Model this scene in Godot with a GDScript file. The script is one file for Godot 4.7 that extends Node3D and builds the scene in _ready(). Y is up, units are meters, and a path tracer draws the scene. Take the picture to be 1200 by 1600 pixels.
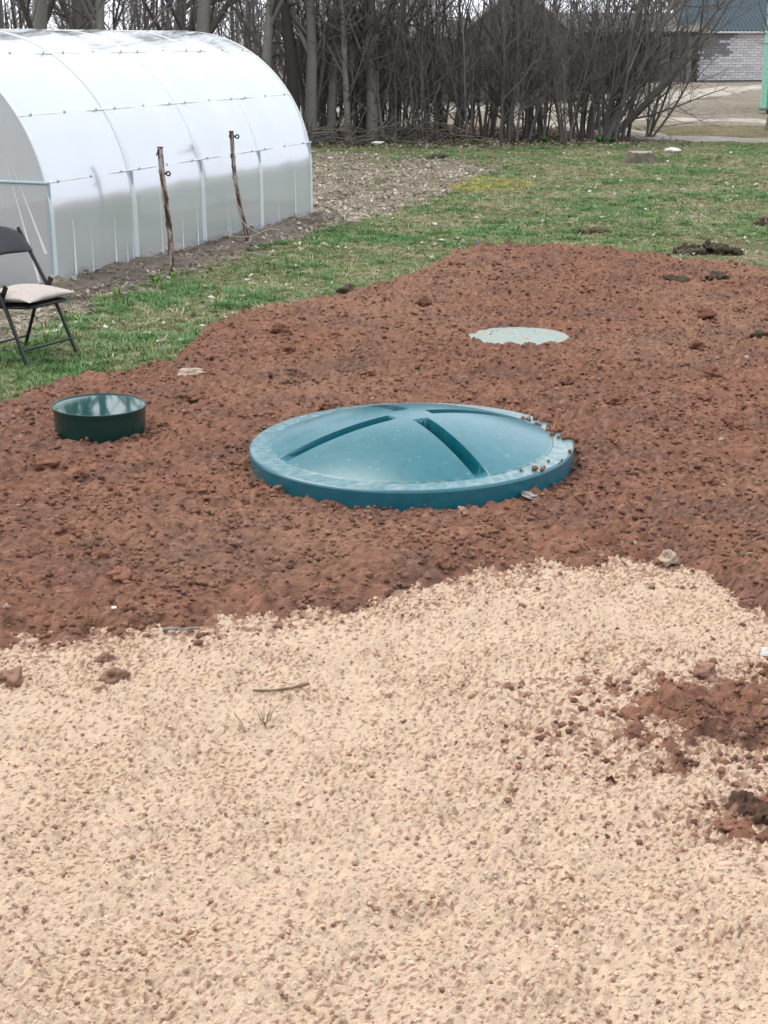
extends Node3D
# A garden with a newly buried septic tank, a greenhouse and a bare thicket, under an overcast sky.

# ---------------------------------------------------------------- mesh helper
class MB:
	var v := PackedVector3Array()
	var n := PackedVector3Array()
	var c := PackedColorArray()
	var uv := PackedVector2Array()
	var ix := PackedInt32Array()
	func vert(p: Vector3, nn: Vector3, col := Color.WHITE, t := Vector2.ZERO) -> int:
		v.append(p); n.append(nn); c.append(col); uv.append(t)
		return v.size() - 1
	func tri(a: int, b: int, d: int) -> void:
		var f := (v[b] - v[a]).cross(v[d] - v[a])
		if f.dot(n[a] + n[b] + n[d]) > 0.0:
			ix.append(a); ix.append(d); ix.append(b)
		else:
			ix.append(a); ix.append(b); ix.append(d)
	func quad(a: int, b: int, d: int, e: int) -> void:
		tri(a, b, d); tri(a, d, e)
	func flat(pts: Array, nn: Vector3, col := Color.WHITE) -> void:
		var s := v.size()
		for p in pts: vert(p, nn, col)
		for i in range(1, pts.size() - 1): tri(s, s + i, s + i + 1)
	# tapered tube along a line of points
	func tube(pts: PackedVector3Array, rad: PackedFloat32Array, sides: int, col := Color.WHITE, capped := true, col2 := Color(0, 0, 0, 0)) -> void:
		var k := pts.size()
		if k < 2: return
		if col2.a == 0.0: col2 = col
		var d0 := (pts[1] - pts[0]).normalized()
		var u := d0.cross(Vector3(0.31, 0.17, 0.93)).normalized()
		var start := v.size()
		for i in k:
			var d := (pts[mini(i + 1, k - 1)] - pts[maxi(i - 1, 0)]).normalized()
			u = (u - d * u.dot(d)).normalized()
			var w := d.cross(u)
			for j in sides:
				var a := TAU * j / sides
				var q := u * cos(a) + w * sin(a)
				vert(pts[i] + q * rad[i], q, col.lerp(col2, float(i) / (k - 1)), Vector2(float(j) / sides, float(i)))
		for i in k - 1:
			for j in sides:
				var a := start + i * sides + j
				var b := start + i * sides + (j + 1) % sides
				quad(a, b, b + sides, a + sides)
		if capped:
			for e in [0, k - 1]:
				var nn: Vector3 = (pts[0] - pts[1]).normalized() if e == 0 else (pts[k - 1] - pts[k - 2]).normalized()
				var s2 := v.size()
				for j in sides: vert(v[start + e * sides + j], nn, col if e == 0 else col2)
				for j in range(1, sides - 1): tri(s2, s2 + j, s2 + j + 1)
	# box with chamfered edges
	func box(xf: Transform3D, size: Vector3, bev := 0.004, col := Color.WHITE) -> void:
		var h := size * 0.5
		bev = minf(bev, minf(h.x, minf(h.y, h.z)) * 0.45)
		var at := {}
		for sx in [-1, 1]:
			for sy in [-1, 1]:
				for sz in [-1, 1]:
					for ax in 3:
						var p := Vector3(sx * (h.x - (bev if ax != 0 else 0.0)), sy * (h.y - (bev if ax != 1 else 0.0)), sz * (h.z - (bev if ax != 2 else 0.0)))
						at[[sx, sy, sz, ax]] = xf * p
		var ctr := xf.origin
		var put := func(ks: Array) -> void:
			var mid := Vector3.ZERO
			for q in ks: mid += at[q]
			mid /= ks.size()
			var p0: Vector3 = at[ks[0]]
			var p1: Vector3 = at[ks[1]]
			var p2: Vector3 = at[ks[2]]
			var nn := (p1 - p0).cross(p2 - p0).normalized()
			if nn.dot(mid - ctr) < 0.0: nn = -nn
			var pts := []
			for q in ks: pts.append(at[q])
			flat(pts, nn, col)
		for s in [-1, 1]:
			put.call([[s, -1, -1, 0], [s, 1, -1, 0], [s, 1, 1, 0], [s, -1, 1, 0]])
			put.call([[-1, s, -1, 1], [1, s, -1, 1], [1, s, 1, 1], [-1, s, 1, 1]])
			put.call([[-1, -1, s, 2], [1, -1, s, 2], [1, 1, s, 2], [-1, 1, s, 2]])
			for t in [-1, 1]:
				put.call([[-1, s, t, 1], [1, s, t, 1], [1, s, t, 2], [-1, s, t, 2]])
				put.call([[s, -1, t, 0], [s, 1, t, 0], [s, 1, t, 2], [s, -1, t, 2]])
				put.call([[s, t, -1, 0], [s, t, 1, 0], [s, t, 1, 1], [s, t, -1, 1]])
				for w in [-1, 1]: put.call([[s, t, w, 0], [s, t, w, 1], [s, t, w, 2]])
	# turned shape: profile of (radius, height)
	func lathe(prof: Array, sides: int, col := Color.WHITE, at := Vector3.ZERO) -> void:
		for i in prof.size() - 1:
			var a: Vector2 = prof[i]
			var b: Vector2 = prof[i + 1]
			var e := (b - a).normalized()
			var nr := Vector2(e.y, -e.x)
			var s := v.size()
			for j in sides + 1:
				var t := TAU * j / sides
				var q := Vector3(cos(t), 0, sin(t))
				var nn := Vector3(q.x * nr.x, nr.y, q.z * nr.x)
				vert(at + q * a.x + Vector3(0, a.y, 0), nn, col)
				vert(at + q * b.x + Vector3(0, b.y, 0), nn, col)
			for j in sides: quad(s + 2 * j, s + 2 * j + 1, s + 2 * j + 3, s + 2 * j + 2)
	func mesh(m: Material) -> ArrayMesh:
		var a := []
		a.resize(Mesh.ARRAY_MAX)
		a[Mesh.ARRAY_VERTEX] = v; a[Mesh.ARRAY_NORMAL] = n; a[Mesh.ARRAY_COLOR] = c
		a[Mesh.ARRAY_TEX_UV] = uv; a[Mesh.ARRAY_INDEX] = ix
		var r := ArrayMesh.new()
		r.add_surface_from_arrays(Mesh.PRIMITIVE_TRIANGLES, a)
		r.surface_set_material(0, m)
		return r

var taken := {}
var mats := {}
var rng := RandomNumberGenerator.new()

func numbered(s: String) -> String:
	var k: int = taken.get(s, 0)
	taken[s] = k + 1
	return s if k == 0 else "%s_%03d" % [s, k]

func meta(o: Node, label := "", category := "", group := "", kind := "") -> Node:
	if label: o.set_meta("label", label)
	if category: o.set_meta("category", category)
	if group: o.set_meta("group", group)
	if kind: o.set_meta("kind", kind)
	return o

func inst(called: String, m: Mesh, parent: Node = null) -> MeshInstance3D:
	var o := MeshInstance3D.new()
	o.mesh = m
	if parent == null:
		o.name = numbered(called)
		add_child(o)
	else:
		o.name = called
		parent.add_child(o, true)
	return o

func base(called: String, at: Vector3, turn := 0.0) -> Node3D:
	var o := Node3D.new()
	o.name = numbered(called)
	add_child(o)
	o.position = at
	o.rotation.y = turn
	return o

func copy(o: Node3D, called: String, at: Vector3, turn: float, size := 1.0) -> Node3D:
	var r: Node3D = o.duplicate()
	r.name = numbered(called)
	add_child(r)
	r.position = at
	r.rotation.y = turn
	r.scale = Vector3.ONE * size
	return r

func lin(r: float, g: float, b: float, a := 1.0) -> Color:
	var c := Color(r, g, b).linear_to_srgb()
	c.a = a
	return c

func noise(seed_: int, freq: float, kind := FastNoiseLite.TYPE_SIMPLEX_SMOOTH, oct := 1) -> FastNoiseLite:
	var f := FastNoiseLite.new()
	f.seed = seed_
	f.noise_type = kind
	f.frequency = freq
	f.fractal_type = FastNoiseLite.FRACTAL_FBM if oct > 1 else FastNoiseLite.FRACTAL_NONE
	f.fractal_octaves = oct
	return f

# seamless texture from noise through a colour ramp given in linear values
func tex(f: FastNoiseLite, size: int, ramp: Array, stretch := 1) -> ImageTexture:
	var src := f.get_seamless_image(size, size)
	src.convert(Image.FORMAT_L8)
	var d := src.get_data()
	var g := Gradient.new()
	var off := PackedFloat32Array()
	var cols := PackedColorArray()
	for i in ramp.size():
		off.append(float(i) / (ramp.size() - 1))
		cols.append(ramp[i])
	g.offsets = off
	g.colors = cols
	var lut := []
	for i in 256: lut.append(g.sample(i / 255.0).linear_to_srgb())
	var out := PackedByteArray()
	out.resize(size * size * 3)
	for y in size:
		for x in size:
			var q: Color = lut[d[((y / stretch) % size) * size + x]]
			var k := (y * size + x) * 3
			out[k] = int(q.r * 255.0); out[k + 1] = int(q.g * 255.0); out[k + 2] = int(q.b * 255.0)
	return ImageTexture.create_from_image(Image.create_from_data(size, size, false, Image.FORMAT_RGB8, out))

func mat(called: String, col: Color, rough := 0.8, metal := 0.0, spec := 0.5) -> StandardMaterial3D:
	var m := StandardMaterial3D.new()
	m.resource_name = called
	m.albedo_color = col
	m.roughness = rough
	m.metallic = metal
	m.metallic_specular = spec
	m.vertex_color_use_as_albedo = true
	mats[called] = m
	return m

func tri_tex(m: StandardMaterial3D, t: Texture2D, per_metre: float, world := true) -> void:
	m.albedo_texture = t
	m.uv1_triplanar = true
	m.uv1_world_triplanar = world
	m.uv1_scale = Vector3.ONE * per_metre

func relief(m: StandardMaterial3D, t: Texture2D, cm: float) -> void:
	m.heightmap_enabled = true
	m.heightmap_texture = t
	m.heightmap_scale = cm

func line(pts: Array, x: float) -> float:
	if x <= pts[0].x: return pts[0].y
	for i in range(1, pts.size()):
		if x < pts[i].x:
			var a: Vector2 = pts[i - 1]
			var b: Vector2 = pts[i]
			return lerpf(a.y, b.y, (x - a.x) / (b.x - a.x))
	return pts[-1].y

# ---------------------------------------------------------------- the lie of the land
# far edge of the pale sand, and far edge of the red soil (x, z)
var SAND_EDGE := [Vector2(-3.0, -4.4), Vector2(-1.62, -4.59), Vector2(-1.3, -4.63), Vector2(-1.03, -4.66), Vector2(-0.73, -4.73), Vector2(-0.45, -4.85), Vector2(-0.12, -4.97), Vector2(0.095, -5.1), Vector2(0.39, -5.31), Vector2(0.75, -5.42), Vector2(1.19, -5.37), Vector2(1.26, -5.14), Vector2(1.34, -4.85), Vector2(1.5, -4.4), Vector2(1.8, -3.9), Vector2(2.6, -3.2)]
var SOIL_EDGE := [Vector2(-6.0, -5.8), Vector2(-2.6, -7.25), Vector2(-2.12, -7.93), Vector2(-1.9, -8.53), Vector2(-1.54, -8.7), Vector2(-1.3, -8.95), Vector2(-1.22, -10.35), Vector2(-0.96, -10.92), Vector2(-0.4, -11.43), Vector2(0.215, -12.38), Vector2(0.53, -13.57), Vector2(0.8, -14.3), Vector2(1.25, -14.53), Vector2(2.15, -14.21), Vector2(2.65, -13.57), Vector2(3.35, -12.88), Vector2(4.33, -12.45), Vector2(7.0, -11.5)]
var BED := PackedVector2Array([Vector2(-2.78, -9.54), Vector2(-2.35, -9.87), Vector2(-2.3, -10.79), Vector2(-2.1, -11.43), Vector2(-1.79, -12.88), Vector2(-1.22, -14.08), Vector2(-0.8, -15.41), Vector2(-0.29, -16.71), Vector2(0.31, -18.15), Vector2(0.85, -19.86), Vector2(1.2, -21.7), Vector2(1.94, -24.05), Vector2(1.1, -25.9), Vector2(-1.41, -27.7), Vector2(-8, -28), Vector2(-8, -9.2)])
const LID := Vector3(0.13, 0.035, -6.71)
const PLATE := Vector3(0.90, 0, -9.78)
const GH_AT := Vector3(-2.66, 0, -11.95)
const GH_LEN := 5.22
const GH_WIDE := 2.95
const GH_TURN := -0.361
var nW := noise(3, 0.9)
var nR := noise(4, 4.0)
var nB := noise(5, 0.35)
var nLump := noise(6, 48.0, FastNoiseLite.TYPE_CELLULAR)
var nLump2 := noise(7, 85.0, FastNoiseLite.TYPE_CELLULAR)
var nClod := noise(8, 19.0, FastNoiseLite.TYPE_CELLULAR)
var nClod2 := noise(9, 44.0, FastNoiseLite.TYPE_CELLULAR)
var nMid := noise(10, 7.0, FastNoiseLite.TYPE_SIMPLEX_SMOOTH, 3)
var nFine := noise(11, 45.0)
var nPatch := noise(12, 2.2, FastNoiseLite.TYPE_SIMPLEX_SMOOTH, 3)
var nRough := noise(14, 16.0, FastNoiseLite.TYPE_SIMPLEX_SMOOTH, 4)
var nRough2 := noise(15, 34.0, FastNoiseLite.TYPE_SIMPLEX_SMOOTH, 3)
var nFleck := noise(13, 60.0, FastNoiseLite.TYPE_SIMPLEX_SMOOTH, 2)

func swell(x: float, z: float) -> float:
	return 0.018 * nW.get_noise_2d(x * 0.6, z * 0.6)

# above 0: sand; below 0: soil
func sandness(x: float, z: float) -> float:
	var s := z - line(SAND_EDGE, x) + 0.16 * nMid.get_noise_2d(x * 0.55, z * 0.55) + 0.05 * nR.get_noise_2d(x * 2.5, z * 2.5) + 0.07 * nRough.get_noise_2d(x, z)
	var p := 0.26 - Vector2((x - 1.16) * 0.85, (z + 3.99) * 1.5).length() + 0.30 * nMid.get_noise_2d(x * 0.8 + 9.0, z * 0.8) + 0.14 * nRough.get_noise_2d(x, z)
	s = minf(s, -p * 0.5)
	p = 0.10 - Vector2((x - 1.02), (z + 3.40) * 1.6).length() + 0.10 * nMid.get_noise_2d(x, z + 7.0)
	return minf(s, -p)

func sand_h(x: float, z: float) -> float:
	var a := -nLump.get_noise_2d(x + 0.006 * nFine.get_noise_2d(x, z), z)
	var q := nRough2.get_noise_2d(x * 1.25, z * 1.25)
	var rough := 1.0 + 0.7 * nPatch.get_noise_2d(x * 1.3, z * 1.3)
	return 0.012 + swell(x, z) + rough * (0.012 * a + 0.012 * q + 0.004 * absf(nLump2.get_noise_2d(x * 0.8, z * 0.8))) + 0.010 * nMid.get_noise_2d(x, z)

func soil_h(x: float, z: float) -> float:
	var s := sandness(x, z) if z > -6.5 else -1.0
	var lawn := z - line(SOIL_EDGE, x) + 0.2 * nMid.get_noise_2d(x * 0.5, z * 0.5 + 4.0)
	var off := clampf(-s * 0.28, -0.07, 0.03) + minf(0.0, clampf((lawn + 0.12 * nR.get_noise_2d(x * 0.7, z * 0.7) + 0.08 * nRough.get_noise_2d(x * 0.6, z * 0.6)) * 0.30, -0.09, 0.035) - 0.035)
	var dp := Vector2(x - PLATE.x, z - PLATE.z).length() + 0.035 * nR.get_noise_2d(x * 2.0, z * 2.0)
	off -= 0.045 * (1.0 - smoothstep(0.31, 0.39, dp))
	var dl := Vector2(x - LID.x, z - LID.z).length()
	off -= 0.02 * (1.0 - smoothstep(0.7, 1.05, dl))
	var a := -nClod.get_noise_2d(x, z)
	var b := -nClod2.get_noise_2d(x, z)
	var rough := 0.75 + 0.5 * nPatch.get_noise_2d(x * 0.5, z * 0.5)
	return 0.022 + swell(x, z) + off + rough * (0.020 * a * a + 0.010 * b + 0.020 * nMid.get_noise_2d(x, z) + 0.038 * nRough.get_noise_2d(x, z))

func ground_h(x: float, z: float) -> float:
	var y := swell(x, z) + 0.01 * nMid.get_noise_2d(x * 0.4, z * 0.4)
	var inside := z - line(SOIL_EDGE, x)
	if inside > 0.25: y -= minf(0.12, (inside - 0.25) * 0.3)
	if x < 0.5 and x > -6.0 and z < -10.5 and z > -18.5:
		var p := Vector3(x - GH_AT.x, 0, z - GH_AT.z).rotated(Vector3.UP, -GH_TURN)
		if p.z < 0.4 and p.z > -GH_LEN - 0.4: y += 0.10 * exp(-pow((p.x - 0.06) / 0.2, 2.0)) * (0.75 + 0.9 * nMid.get_noise_2d(x * 0.7, z * 0.7))
	if z < -28.0: y += 0.03 * nW.get_noise_2d(x, z)
	return y

func in_bed(x: float, z: float) -> bool:
	var w := 0.25 * nMid.get_noise_2d(x * 0.4, z * 0.4)
	return Geometry2D.is_point_in_polygon(Vector2(x + w, z + w), BED)

# sheet over given x and z lines; height and colour from callables; quads whose corners are all skipped are left out
func sheet(xs: PackedFloat32Array, zs: PackedFloat32Array, hf: Callable, cf: Callable, keep: Callable, m: Material) -> ArrayMesh:
	var nx := xs.size()
	var nz := zs.size()
	var pos := PackedVector3Array()
	var col := PackedColorArray()
	pos.resize(nx * nz)
	col.resize(nx * nz)
	var ok := PackedByteArray()
	ok.resize(nx * nz)
	for j in nz:
		var z := zs[j]
		for i in nx:
			var x := xs[i]
			var k := j * nx + i
			if keep.call(x, z):
				ok[k] = 1
				pos[k] = Vector3(x, hf.call(x, z), z)
				col[k] = cf.call(x, z)
			else:
				pos[k] = Vector3(x, -0.2, z)
	var nor := PackedVector3Array()
	nor.resize(nx * nz)
	for j in nz:
		for i in nx:
			var me := j * nx + i
			if not ok[me]: continue
			var e := me + 1 if i + 1 < nx and ok[me + 1] else me
			var w := me - 1 if i > 0 and ok[me - 1] else me
			var s := me + nx if j + 1 < nz and ok[me + nx] else me
			var n := me - nx if j > 0 and ok[me - nx] else me
			var dx := pos[e] - pos[w] if e != w else Vector3.RIGHT
			var dz := pos[s] - pos[n] if s != n else Vector3.BACK
			var q := dz.cross(dx).normalized()
			nor[j * nx + i] = q if q.y > 0.0 else -q
	# compact
	var mb := MB.new()
	var id := PackedInt32Array()
	id.resize(nx * nz)
	id.fill(-1)
	for j in nz - 1:
		for i in nx - 1:
			var k := j * nx + i
			if ok[k] + ok[k + 1] + ok[k + nx] + ok[k + nx + 1] < 4: continue
			for q in [k, k + 1, k + nx, k + nx + 1]:
				if id[q] < 0: id[q] = mb.vert(pos[q], nor[q], col[q])
			# zs run from far (negative) to near
			mb.ix.append_array(PackedInt32Array([id[k], id[k + 1], id[k + nx], id[k + 1], id[k + nx + 1], id[k + nx]]))
	return mb.mesh(m)

func steps(a: float, b: float, d: float) -> PackedFloat32Array:
	var out := PackedFloat32Array()
	var k := int(ceil((b - a) / d))
	for i in k + 1: out.append(lerpf(a, b, float(i) / k))
	return out

func lumps(seed_: int, sides := 1, rough := 0.35) -> MB:
	# an uneven stone-like lump of radius about 1
	var s := SphereMesh.new()
	s.radius = 1.0
	s.height = 2.0
	s.radial_segments = 6 + 2 * sides
	s.rings = 3 + sides
	var a := s.get_mesh_arrays()
	var f := noise(seed_, 0.9)
	var g := noise(seed_ + 50, 2.3)
	var h := noise(seed_ + 90, 5.0)
	var mb := MB.new()
	var vs: PackedVector3Array = a[Mesh.ARRAY_VERTEX]
	for p in vs:
		var q := p * (1.0 + rough * f.get_noise_3dv(p) * 1.6 + 0.24 * g.get_noise_3dv(p) + (0.12 * h.get_noise_3dv(p) if sides > 2 else 0.0))
		mb.vert(q, q.normalized())
	var src: PackedInt32Array = a[Mesh.ARRAY_INDEX]
	var acc := PackedVector3Array()
	acc.resize(vs.size())
	for t in range(0, src.size(), 3):
		var e := (mb.v[src[t + 1]] - mb.v[src[t]]).cross(mb.v[src[t + 2]] - mb.v[src[t]])
		if e.length() < 1e-7: continue
		mb.tri(src[t], src[t + 1], src[t + 2])
	for t in range(0, mb.ix.size(), 3):
		var e := -(mb.v[mb.ix[t + 1]] - mb.v[mb.ix[t]]).cross(mb.v[mb.ix[t + 2]] - mb.v[mb.ix[t]])
		for k in 3: acc[mb.ix[t + k]] += e
	for i in acc.size():
		if acc[i].length() > 1e-9: mb.n[i] = (acc[i].normalized() * 0.8 + mb.n[i] * 0.2).normalized()
	return mb

func scatter(called: String, m: Mesh, places: Array, cols: PackedColorArray, label: String, category: String) -> void:
	var mm := MultiMesh.new()
	mm.transform_format = MultiMesh.TRANSFORM_3D
	mm.use_colors = true
	mm.mesh = m
	mm.instance_count = places.size()
	for i in places.size():
		mm.set_instance_transform(i, places[i])
		mm.set_instance_color(i, cols[i])
	var o := MultiMeshInstance3D.new()
	o.multimesh = mm
	o.name = numbered(called)
	add_child(o)
	meta(o, label, category, "", "stuff")

func _ready() -> void:
	rng.seed = 77
	for f in [nLump, nLump2, nClod, nClod2]:
		f.domain_warp_enabled = true
		f.domain_warp_type = FastNoiseLite.DOMAIN_WARP_SIMPLEX
		f.domain_warp_frequency = f.frequency * 1.3
		f.domain_warp_amplitude = 0.55 / f.frequency
		f.domain_warp_fractal_type = FastNoiseLite.DOMAIN_WARP_FRACTAL_NONE
	# ---- camera
	var cam := Camera3D.new()
	cam.name = "camera"
	cam.fov = 38.36
	cam.near = 0.05
	cam.far = 900.0
	add_child(cam)
	cam.position = Vector3(0, 1.95, 0)
	cam.rotation_degrees = Vector3(-17.8, 0, 0)
	cam.current = true
	# ---- sky and light: bright overcast
	var sky := ProceduralSkyMaterial.new()
	sky.sky_top_color = Color(0.90, 0.925, 0.95)
	sky.sky_horizon_color = Color(0.91, 0.92, 0.96)
	sky.sky_curve = 0.2
	sky.ground_bottom_color = Color(0.3, 0.27, 0.25)
	sky.ground_horizon_color = Color(0.5, 0.5, 0.5)
	sky.sun_angle_max = 1.0
	var env := Environment.new()
	env.background_mode = Environment.BG_SKY
	env.sky = Sky.new()
	env.sky.sky_material = sky
	env.tonemap_mode = Environment.TONE_MAPPER_LINEAR
	env.tonemap_exposure = 1.9
	env.sdfgi_enabled = true
	env.ssao_enabled = true
	env.ssil_enabled = true
	var we := WorldEnvironment.new()
	we.name = "environment"
	we.environment = env
	add_child(we)
	var sun := DirectionalLight3D.new()
	sun.name = "sun"
	sun.light_color = Color(1.0, 0.97, 0.93)
	sun.light_energy = 0.5
	sun.light_angular_distance = 45.0
	sun.shadow_enabled = true
	add_child(sun)
	sun.rotation_degrees = Vector3(-60, -125, 0)

	make_materials()
	build_ground()
	print("ground ", Time.get_ticks_msec())
	build_crumbs()
	build_lid()
	build_cap_and_plate()
	build_greenhouse()
	build_buildings()
	print("buildings ", Time.get_ticks_msec())
	build_thicket()
	print("thicket ", Time.get_ticks_msec())
	build_grass()
	print("grass ", Time.get_ticks_msec())
	build_chair()
	build_stakes()
	build_small_things()
	print("done ", Time.get_ticks_msec())

# ---------------------------------------------------------------- materials
func make_materials() -> void:
	var grit := tex(noise(21, 0.09, FastNoiseLite.TYPE_SIMPLEX_SMOOTH, 4), 512, [Color(0.5, 0.48, 0.46), Color(0.86, 0.85, 0.84), Color(1, 1, 1), Color(1, 1, 1)])
	var bumps := tex(noise(22, 0.06, FastNoiseLite.TYPE_SIMPLEX_SMOOTH, 4), 512, [Color(0, 0, 0), Color(1, 1, 1)])
	var bark := tex(noise(23, 0.05, FastNoiseLite.TYPE_SIMPLEX_SMOOTH, 4), 256, [Color(0.45, 0.45, 0.45), Color(0.8, 0.78, 0.75), Color(1, 1, 1)])
	var boards := tex(noise(24, 0.05, FastNoiseLite.TYPE_SIMPLEX_SMOOTH, 4), 256, [Color(0.55, 0.52, 0.5), Color(0.9, 0.9, 0.9), Color(1, 1, 1)])
	var smudge := tex(noise(25, 0.02, FastNoiseLite.TYPE_SIMPLEX_SMOOTH, 5), 512, [Color(0.7, 0.7, 0.7), Color(0.95, 0.95, 0.95), Color(1, 1, 1)])
	var m: StandardMaterial3D
	m = mat("soil", Color.WHITE, 0.95, 0, 0.2)
	tri_tex(m, grit, 4.3)
	relief(m, bumps, 0.9)
	m = mat("sand", Color.WHITE, 0.95, 0, 0.2)
	tri_tex(m, grit, 6.1)
	relief(m, bumps, 0.5)
	m = mat("earth", Color.WHITE, 0.95, 0, 0.2)
	tri_tex(m, grit, 1.7)
	relief(m, bumps, 2.5)
	m = mat("crumb", Color.WHITE, 0.95, 0, 0.2)
	tri_tex(m, grit, 9.0)
	m = mat("bark", Color.WHITE, 0.9, 0, 0.25)
	tri_tex(m, bark, 2.6)
	m = mat("board", Color.WHITE, 0.85, 0, 0.3)
	tri_tex(m, boards, 1.3)
	m.uv1_scale = Vector3(3.0, 0.6, 3.0)
	m = mat("stone", Color.WHITE, 0.9, 0, 0.3)
	tri_tex(m, grit, 5.0)
	m = mat("teal_plastic", Color.WHITE, 0.25, 0, 0.6)
	tri_tex(m, smudge, 1.1, false)
	m = mat("green_plastic", lin(0.003, 0.034, 0.03), 0.25, 0, 0.5)
	m = mat("green_gloss", lin(0.006, 0.06, 0.06), 0.04, 0, 1.0)
	m = mat("plate", Color.WHITE, 0.6, 0, 0.4)
	tri_tex(m, smudge, 2.0, false)
	m = mat("polycarbonate", lin(0.82, 0.86, 0.93, 0.56), 0.16, 0.40, 1.0)
	m.transparency = BaseMaterial3D.TRANSPARENCY_ALPHA
	m.clearcoat_enabled = true
	m.clearcoat = 1.0
	m.clearcoat_roughness = 0.08
	m.backlight_enabled = true
	m.backlight = Color(0.5, 0.53, 0.54)
	m.cull_mode = BaseMaterial3D.CULL_DISABLED
	m = mat("strip", lin(0.86, 0.90, 0.93, 0.62), 0.3, 0.1, 0.8)
	m.transparency = BaseMaterial3D.TRANSPARENCY_ALPHA
	m.cull_mode = BaseMaterial3D.CULL_DISABLED
	m = mat("zinc", lin(0.30, 0.42, 0.47), 0.35, 0.1, 0.8)
	m = mat("milky", lin(0.75, 0.77, 0.78), 0.5)
	m = mat("black_metal", lin(0.005, 0.005, 0.006), 0.3, 0, 0.5)
	m = mat("black_vinyl", lin(0.007, 0.008, 0.012), 0.38, 0, 0.5)
	m = mat("cloth", lin(0.47, 0.425, 0.40), 0.95, 0, 0.2)
	m.rim_enabled = true
	m.rim = 0.3
	tri_tex(m, smudge, 3.0, false)
	m = mat("blade", Color.WHITE, 0.7, 0, 0.3)
	m.backlight_enabled = true
	m.backlight = Color(0.5, 0.6, 0.3)
	m.cull_mode = BaseMaterial3D.CULL_DISABLED
	m = mat("litter", Color.WHITE, 0.9, 0, 0.2)
	m.cull_mode = BaseMaterial3D.CULL_DISABLED
	m = mat("paint", Color.WHITE, 0.6, 0, 0.4)
	tri_tex(m, boards, 0.9)
	m = mat("roof", Color.WHITE, 0.6, 0, 0.4)
	tri_tex(m, smudge, 0.7)
	m = mat("brick", Color.WHITE, 0.9, 0, 0.3)
	tri_tex(m, grit, 1.3)
	m = mat("black_plastic", lin(0.01, 0.01, 0.01), 0.4)
	m = mat("blue_plastic", lin(0.03, 0.06, 0.25), 0.4)
	m = mat("white_scrap", lin(0.75, 0.75, 0.72), 0.7)

# ---------------------------------------------------------------- ground
func soil_color(x: float, z: float) -> Color:
	var p := nPatch.get_noise_2d(x * 0.7, z * 0.7)
	var q := nMid.get_noise_2d(x * 1.7 + 30.0, z * 1.7)
	var c := Color(0.22, 0.114, 0.083)
	c = c.lerp(Color(0.27, 0.14, 0.095), clampf(p * 1.4, 0.0, 1.0))
	c = c.lerp(Color(0.27, 0.158, 0.113), clampf(nB.get_noise_2d(x, z) * 1.2 + 0.1, 0.0, 0.6))
	c = c.lerp(Color(0.16, 0.10, 0.083), clampf(-p * 1.3 - 0.1, 0.0, 1.0))
	var f := nFleck.get_noise_2d(x, z)
	if f > 0.42: c = c.lerp(Color(0.33, 0.21, 0.16), 0.5)
	elif f < -0.34: c = c.lerp(Color(0.085, 0.052, 0.042), 0.75)
	return c * (1.0 + 0.35 * q)

func sand_color(x: float, z: float) -> Color:
	var p := nPatch.get_noise_2d(x * 1.2 + 5.0, z * 1.2)
	var c := Color(0.59, 0.465, 0.36)
	c = c.lerp(Color(0.55, 0.43, 0.31), clampf(p * 1.1, 0.0, 0.45))
	var f := nFleck.get_noise_2d(x * 0.8 + 40.0, z * 1.1) + 0.22 * p
	if f > 0.20: c = c.lerp(Color(0.26, 0.14, 0.105), clampf((f - 0.20) * 4.5, 0.0, 0.9))
	# soil trodden into the sand near the edge
	var s := sandness(x, z)
	if s < 0.35:
		var g := nFleck.get_noise_2d(x * 0.5 + 11.0, z * 0.5) * 0.5 + 0.5 + nMid.get_noise_2d(x * 3.0, z * 3.0) * 0.3
		if g > 0.40 + s * 1.3: c = c.lerp(Color(0.26, 0.145, 0.11), 0.8)
	return c * (1.0 + 0.12 * nMid.get_noise_2d(x * 2.0, z * 2.0 + 8.0))

func earth_color(x: float, z: float) -> Color:
	var p := nPatch.get_noise_2d(x * 0.35, z * 0.35)
	var q := nMid.get_noise_2d(x * 0.9, z * 0.9)
	var c := Color(0.14, 0.14, 0.08).lerp(Color(0.23, 0.2, 0.135), clampf(0.5 + p, 0.0, 1.0))
	if z > -28.5 and in_bed(x, z):
		c = Color(0.23, 0.19, 0.165).lerp(Color(0.15, 0.125, 0.11), clampf(0.4 + p, 0.0, 1.0))
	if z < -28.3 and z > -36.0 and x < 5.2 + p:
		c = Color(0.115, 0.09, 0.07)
	elif z <= -36.0:
		c = c.lerp(Color(0.30, 0.27, 0.235), 0.85)
	return c * (1.0 + 0.4 * q)

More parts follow.
